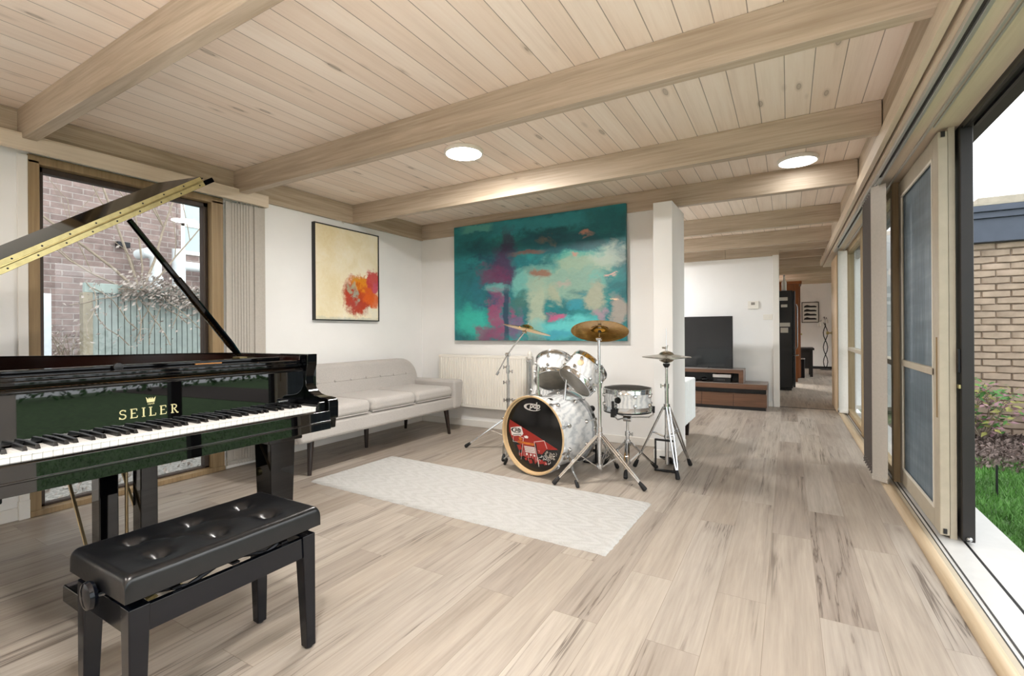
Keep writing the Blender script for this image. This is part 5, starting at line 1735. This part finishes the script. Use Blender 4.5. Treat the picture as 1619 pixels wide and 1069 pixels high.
# ================================================================== PAINTINGS
PB = thing('abstract_painting', 'large teal and turquoise abstract painting on the back wall above the radiator', 'painting', (-2.34, 4.5, .99))
u0, u1, v0, v1 = -3.355, -1.325, .99, 2.302
blue = art('teal_canvas', (0, 2), (u0, u1, v0, v1), [(.3, '#0f5058'), (.5, '#17727a'), (.7, '#259590')], [
    (.5, .78, .62, .12, .6, '#0e4252', .65, .25, 0),
    (.6, .94, .42, .07, .5, '#2d8b95', .85, .2, 1),
    (.16, .97, .12, .04, .4, '#57a79f', .8, .15, 1),
    (.9, .9, .13, .16, .6, '#0e5c64', .8, .2, 0),
    (.12, .16, .15, .19, .6, '#31b3a3', .9, .3, 0),
    (.16, .45, .16, .12, .7, '#1b6f80', .7, .3, 0),
    (.33, .62, .10, .22, .6, '#472a52', .9, .25, 0),
    (.36, .82, .045, .13, .5, '#3a2448', .7, .15, 1),
    (.25, .56, .10, .10, .6, '#6e3058', .75, .4, 0),
    (.29, .43, .07, .07, .5, '#6fa9a6', .8, .25, 0),
    (.29, .20, .08, .24, .5, '#96416a', .8, .45, 0),
    (.22, .04, .10, .09, .5, '#8a4468', .7, .4, 0),
    (.40, .12, .07, .14, .6, '#7d4f7c', .7, .4, 0),
    (.44, .48, .10, .13, .5, '#6fb0a8', .9, .25, 0),
    (.43, .30, .09, .12, .6, '#3e6f68', .85, .3, 0),
    (.345, .22, .018, .26, .4, '#1b4156', .9, .04, 1),
    (.69, .46, .25, .17, .5, '#8db09f', .85, .3, 1),
    (.78, .60, .17, .07, .5, '#99b39b', .85, .3, 1),
    (.58, .60, .10, .06, .7, '#5f9f97', .7, .3, 0),
    (.85, .47, .08, .05, .7, '#6cb5ad', .7, .35, 0),
    (.06, .72, .08, .12, .8, '#1d7a82', .6, .3, 0),
    (.22, .30, .12, .05, .7, '#2a4f72', .6, .5, 0),
    (.2, .68, .14, .05, .7, '#123f57', .6, .4, 0),
    (.76, .66, .2, .045, .6, '#56b3a4', .7, .2, 0),
    (.53, .26, .06, .30, .6, '#a6b39d', .85, .16, 1),
    (.55, .53, .065, .045, .5, '#8b5f4e', .9, .16, 0),
    (.62, .36, .06, .09, .5, '#a8a88f', .7, .2, 0),
    (.48, .71, .13, .022, .6, '#7b574f', .85, .12, 0),
    (.72, .10, .27, .11, .6, '#5cc0c2', .9, .25, 0),
    (.66, .06, .12, .04, .6, '#3a96ac', .8, .2, 1),
    (.63, .19, .055, .035, .6, '#b3557f', .9, .2, 0),
    (.75, .29, .055, .055, .5, '#2b8ea0', .85, .2, 1),
    (.68, .43, .05, .05, .6, '#b3a39a', .7, .3, 0),
    (.85, .33, .055, .16, .5, '#a5a894', .9, .2, 0),
    (.87, .20, .05, .05, .6, '#a58a9a', .8, .3, 0),
    (.96, .22, .045, .18, .5, '#a79c93', .85, .2, 0),
    (.92, .62, .12, .10, .7, '#b9c7bb', .65, .3, 0),
    (.81, .82, .03, .03, .7, '#b8826e', .9, .2, 0),
    (.74, .645, .03, .025, .7, '#c58d7c', .85, .2, 0),
    (.60, .80, .06, .04, .8, '#7a6a58', .6, .3, 0),
    (.91, .49, .03, .014, .6, '#d9a9a0', .9, .2, 0),
    (.945, .31, .028, .014, .6, '#efc9a8', .95, .15, 0),
], .42, .25)
B(u0, u1, 4.462, 4.50, v0, v1).build('canvas', blue, PB, bevel=.004)
sb = B(u0 + .01, u1 - .01, 4.498, 4.518, v0 + .03, v0 + .07)
sb.box(u0 + .01, u1 - .01, 4.498, 4.518, v1 - .16, v1 - .12)
sb.build('stretcher_bar', 'post_wood', PB)
PY = thing('abstract_painting', 'cream abstract painting with orange and red blotch, black framed, above the sofa', 'painting', (-3.88, 3.36, 1.21))
u0, u1, v0, v1 = 2.965, 3.765, 1.218, 2.132
yel = art('cream_canvas', (1, 2), (u0, u1, v0, v1), [(.28, '#e6d8b0'), (.5, '#efe4c6'), (.72, '#f2ead6')], [
    (.2, .9, .35, .3, .9, '#dcc588', .5, .3, 0),
    (.25, .3, .3, .4, .9, '#e3d2a6', .6, .3, 0),
    (.67, .28, .31, .25, .3, '#b03c22', 1.0, .28, 0),
    (.70, .41, .20, .11, .4, '#e08c14', .95, .3, 0),
    (.90, .45, .16, .15, .3, '#c23f40', .95, .3, 0),
    (.97, .40, .08, .08, .6, '#c5556e', .85, .3, 0),
    (.88, .26, .17, .13, .4, '#d85f14', .9, .35, 0),
    (.68, .33, .09, .08, .6, '#c24a14', .8, .4, 0),
    (.54, .36, .10, .06, .6, '#a3a58a', .9, .4, 0),
    (.60, .27, .06, .08, .6, '#98a694', .8, .45, 0),
    (.56, .16, .12, .10, .7, '#a8433c', .7, .4, 0),
    (.62, .45, .06, .03, .7, '#b8a24a', .8, .3, 0),
    (.90, .09, .16, .06, .5, '#e6e1cc', .9, .3, 0),
    (.5, .0, .7, .035, .9, '#a9b3ad', .7, .1, 1),
], .5, .2)
B(-3.895, -3.866, u0, u1, v0, v1).build('canvas', yel, PY, smooth=False)
f = MB()
w_ = .010
f.box(-3.90, -3.858, u0 - w_, u0, v0 - w_, v1 + w_).box(-3.90, -3.858, u1, u1 + w_, v0 - w_, v1 + w_).box(-3.90, -3.858, u0, u1, v0 - w_, v0).box(-3.90, -3.858, u0, u1, v1, v1 + w_)
f.build('frame', 'black_plastic', PY)

# ================================================================== TELEVISION CORNER
TV = thing('television', 'large flat black television standing on the walnut console', 'television', (-1.34, 7.42, .54))
B(-2.02, -.676, 7.38, 7.41, .545, 1.29).build('housing', 'black_plastic', TV, bevel=.004)
B(-2.008, -.688, 7.377, 7.381, .565, 1.28).build('screen', 'tv_screen', TV, smooth=False)
B(-1.75, -.95, 7.36, 7.368, .5455, .552).build('sound_strip', 'chrome_dull', TV, bevel=.002)
for x in (-1.7, -1.0):
    MB().tube([(x, 7.30, .553), (x, 7.395, .565), (x, 7.48, .553)], .009, 8).build('stand_foot', 'chrome_dull', TV)
CN = thing('television_console', 'low stepped walnut television console against the wall', 'console', (-1.3, 7.45, 0))
B(-2.6, -.262, 7.22, 7.68, 0, .045).build('plinth', 'black_plastic', CN, smooth=False)
B(-2.6, -.247, 7.205, 7.69, .285, .352).build('top_slab', 'walnut', CN, bevel=.002)
B(-2.6, -.246, 7.204, 7.691, .352, .355).build('top_surface', 'walnut_top', CN)
B(-2.6, -.262, 7.30, 7.68, .22, .286).build('recess', 'black_plastic', CN, smooth=False)
B(-2.6, -.265, 7.24, 7.68, .045, .22).build('carcass', 'walnut', CN, smooth=False)
for (a, b) in ((-.655, -.252), (-1.065, -.659), (-1.47, -1.069), (-1.88, -1.474)):
    B(a, b, 7.206, 7.24, .045, .218).build('drawer', 'walnut', CN, bevel=.002)
B(-.2565, -.247, 7.21, 7.69, .0, .30).build('end_panel', 'walnut_top', CN, bevel=.001)
up_ = B(-2.2, -.535, 7.24, 7.62, .492, .54)
up_.box(-.59, -.535, 7.24, 7.62, .355, .492)
up_.build('raised_shelf', 'walnut', CN, bevel=.002)
B(-2.2, -.534, 7.239, 7.621, .54, .5425).build('shelf_surface', 'walnut_top', CN)
B(-.5345, -.5325, 7.239, 7.621, .355, .54).build('shelf_side', 'walnut_top', CN)
B(-2.2, -.6, 7.58, 7.62, .355, .49).build('shelf_back', 'black_plastic', CN, smooth=False)
MP = thing('media_player', 'black media box with a pale front strip on the console shelf', 'media box', (-.81, 7.4, .355))
B(-.925, -.70, 7.30, 7.52, .357, .425).build('case', 'black_plastic', MP, bevel=.003)
B(-.93, -.695, 7.29, 7.53, .425, .468).build('front_strip', 'print_white', MP, bevel=.003)
for i in range(5):
    MB().lathe([(0, 0), (.004, 0), (.004, .003), (0, .003)], (-.86 + i * .02, 7.30, .39), (0, -1, 0), 8).build('button', 'chrome_dull', MP)
GC = thing('game_controller', 'small dark gadget lying on the console shelf left of the media box', 'gadget', (-1.05, 7.35, .355))
MB().sphere((-1.05, 7.35, .387), (.05, .03, .03), 14, 10).build('body', 'black_plastic', GC)
MB().tube([(-1.05, 7.34, .40), (-1.05, 7.335, .425)], .008, 8).build('stick', 'steel_dark', GC)
TH_ = thing('thermostat', 'small white wall thermostat with grey display above the switch plate', 'thermostat', (-.44, 7.72, 1.45))
B(-.505, -.365, 7.712, 7.73, 1.395, 1.508).build('case', 'white_enamel', TH_, bevel=.004)
B(-.462, -.412, 7.7105, 7.7125, 1.452, 1.49).build('display', 'print_grey', TH_, label='grey display')
B(-.40, -.385, 7.7105, 7.713, 1.41, 1.42).build('button', 'trim_white', TH_)
SW = thing('switch_plate', 'white double switch plate beside the kitchen doorway', 'switch', (-.25, 7.725, 1.27))
B(-.308, -.192, 7.722, 7.73, 1.235, 1.312).build('plate', 'white_enamel', SW, bevel=.003)
for x in (-.28, -.235):
    B(x, x + .016, 7.719, 7.723, 1.262, 1.286).build('rocker', 'trim_white', SW, bevel=.001)

# ================================================================== ARMCHAIR
AC = thing('armchair', 'white channel tufted armchair with dark legs behind the wall end', 'armchair', (-1.22, 5.0, 0))
def channel(xo, xi, y0, y1, n, z0, z1, name):
    pts = []
    for i in range(n):
        for k in range(6):
            t = (i + k / 6) / n
            pts.append((xo + (.016 if xo > xi else -.016) * math.sqrt(max(0, math.sin(math.pi * k / 6))), y0 + (y1 - y0) * t))
    poly = [(xi, y0)] + pts + [(xo, y1), (xi, y1)]
    return MB().prism(poly, 'z', z0, z1).build(name, 'armchair', AC, bevel=.012, seg=3, angle=60)
channel(-.875, -.99, 4.78, 5.42, 6, .16, .585, 'armrest')
channel(-1.575, -1.46, 4.78, 5.42, 6, .16, .585, 'armrest')
B(-1.565, -.885, 4.68, 4.84, .17, .755).build('backrest', 'armchair', AC, bevel=.04, seg=4)
B(-1.47, -.98, 4.82, 5.39, .17, .33).build('seat_base', 'armchair', AC, bevel=.015)
B(-1.465, -.985, 4.83, 5.42, .33, .45).build('seat_cushion', 'armchair', AC, bevel=.035, seg=4)
for (x, y) in ((-.915, 5.20), (-.915, 4.78), (-1.53, 5.20), (-1.53, 4.78)):
    MB().hexa([(x - .016, y - .016, 0), (x + .016, y - .016, 0), (x + .016, y + .016, 0), (x - .016, y + .016, 0)], [(x - .03, y - .03, .19), (x + .03, y - .03, .19), (x + .03, y + .03, .19), (x - .03, y + .03, .19)]).build('leg', 'dark_leg', AC, bevel=.003)

# ================================================================== VERTICAL BLINDS
def blind(name, label, slats, track, group='vertical blinds'):
    t = thing(name, label, 'blind', (slats[0][0], slats[0][1], 0), group)
    B(*track).build('headrail', 'alu', t, bevel=.003)
    pv = None
    for (x, y, dx, dy, w, mat, zt, zb) in slats:
        d = V(dx, dy, 0).normalized() * w / 2
        nn = V(-d.y, d.x, 0).normalized()
        vs = []
        for z in (zb, zt):
            for k in range(7):
                q = k / 3 - 1
                vs.append(tuple(V(x, y, z) + d * q + nn * (.006 * (1 - q * q))))
        for z in (zb, zt):
            for k in range(7):
                q = k / 3 - 1
                vs.append(tuple(V(x, y, z) + d * q + nn * (.006 * (1 - q * q) + .0018)))
        fs = []
        for k in range(6):
            fs += [(k, k + 1, 8 + k, 7 + k), (14 + k, 21 + k, 22 + k, 15 + k), (k, 14 + k, 15 + k, k + 1), (7 + k, 8 + k, 22 + k, 21 + k)]
        fs += [(0, 7, 21, 14), (6, 20, 27, 13)]
        o = MB().add(vs, fs).build('slat', mat, t)
        p0 = V(x, y, zb)
        for s in (-1, 1):
            h = MB()
            for k in range(8):
                h.sphere(tuple(p0 + d * s * .94 + nn * (.004 + .006 * math.sin(k * .9)) + V(0, 0, .055 - .008 * k)), .0042, 6, 4)
            h.build('bead_chain', 'chain', o)
        c = MB()
        c.hexa([tuple(p0 - d - nn * .004), tuple(p0 + d - nn * .004), tuple(p0 + d + nn * .008), tuple(p0 - d + nn * .008)], [tuple(p0 - d - nn * .004 + V(0, 0, .03)), tuple(p0 + d - nn * .004 + V(0, 0, .03)), tuple(p0 + d + nn * .008 + V(0, 0, .03)), tuple(p0 - d + nn * .008 + V(0, 0, .03))])
        c.build('bottom_weight', mat, o)
        MB().tube([(x, y, zt - .005), (x, y, zt + .025)], .004, 6).build('carrier', 'chain', o)
    return t
sl = [(.545, 4.145, .08, -.10, .118, 'blind_light', 2.085, .03)]
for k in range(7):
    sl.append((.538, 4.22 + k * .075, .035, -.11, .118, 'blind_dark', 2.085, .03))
blind('vertical_blind', 'beige and shade-toned vertical blind slats bunched together beside the blue screen door', sl, (.53, .547, 4.0, 4.85, 2.09, 2.1))
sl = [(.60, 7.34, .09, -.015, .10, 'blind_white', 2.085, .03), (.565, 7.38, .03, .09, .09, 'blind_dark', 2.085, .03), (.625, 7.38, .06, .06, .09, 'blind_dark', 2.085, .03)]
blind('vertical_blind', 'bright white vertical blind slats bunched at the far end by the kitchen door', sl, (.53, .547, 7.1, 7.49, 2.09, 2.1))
sl = [(-3.872, 2.185, .004, .10, .085, 'blind_light', 2.145, .03)]
for k in range(7):
    sl.append((-3.868 + .004 * k, 2.235 + k * .021, .014, .10, .085, 'blind_light', 2.145, .03))
sl.append((-3.832, 2.40, .012, .09, .085, 'blind_light', 2.145, .03))
blind('vertical_blind', 'pale vertical blind slats bunched beside the left window behind the piano', sl, (-3.87, -3.83, 1.02, 2.43, 2.165, 2.18))
# small hook with a bit of cord on the wall edge above the cream painting
tag(MB().tube([(-3.89, 3.22, 2.212), (-3.87, 3.28, 2.206), (-3.872, 3.31, 2.190)], .004, 6).build('cord', 'chain'), 'short loose white cord end on the wall edge above the cream painting', 'cord')
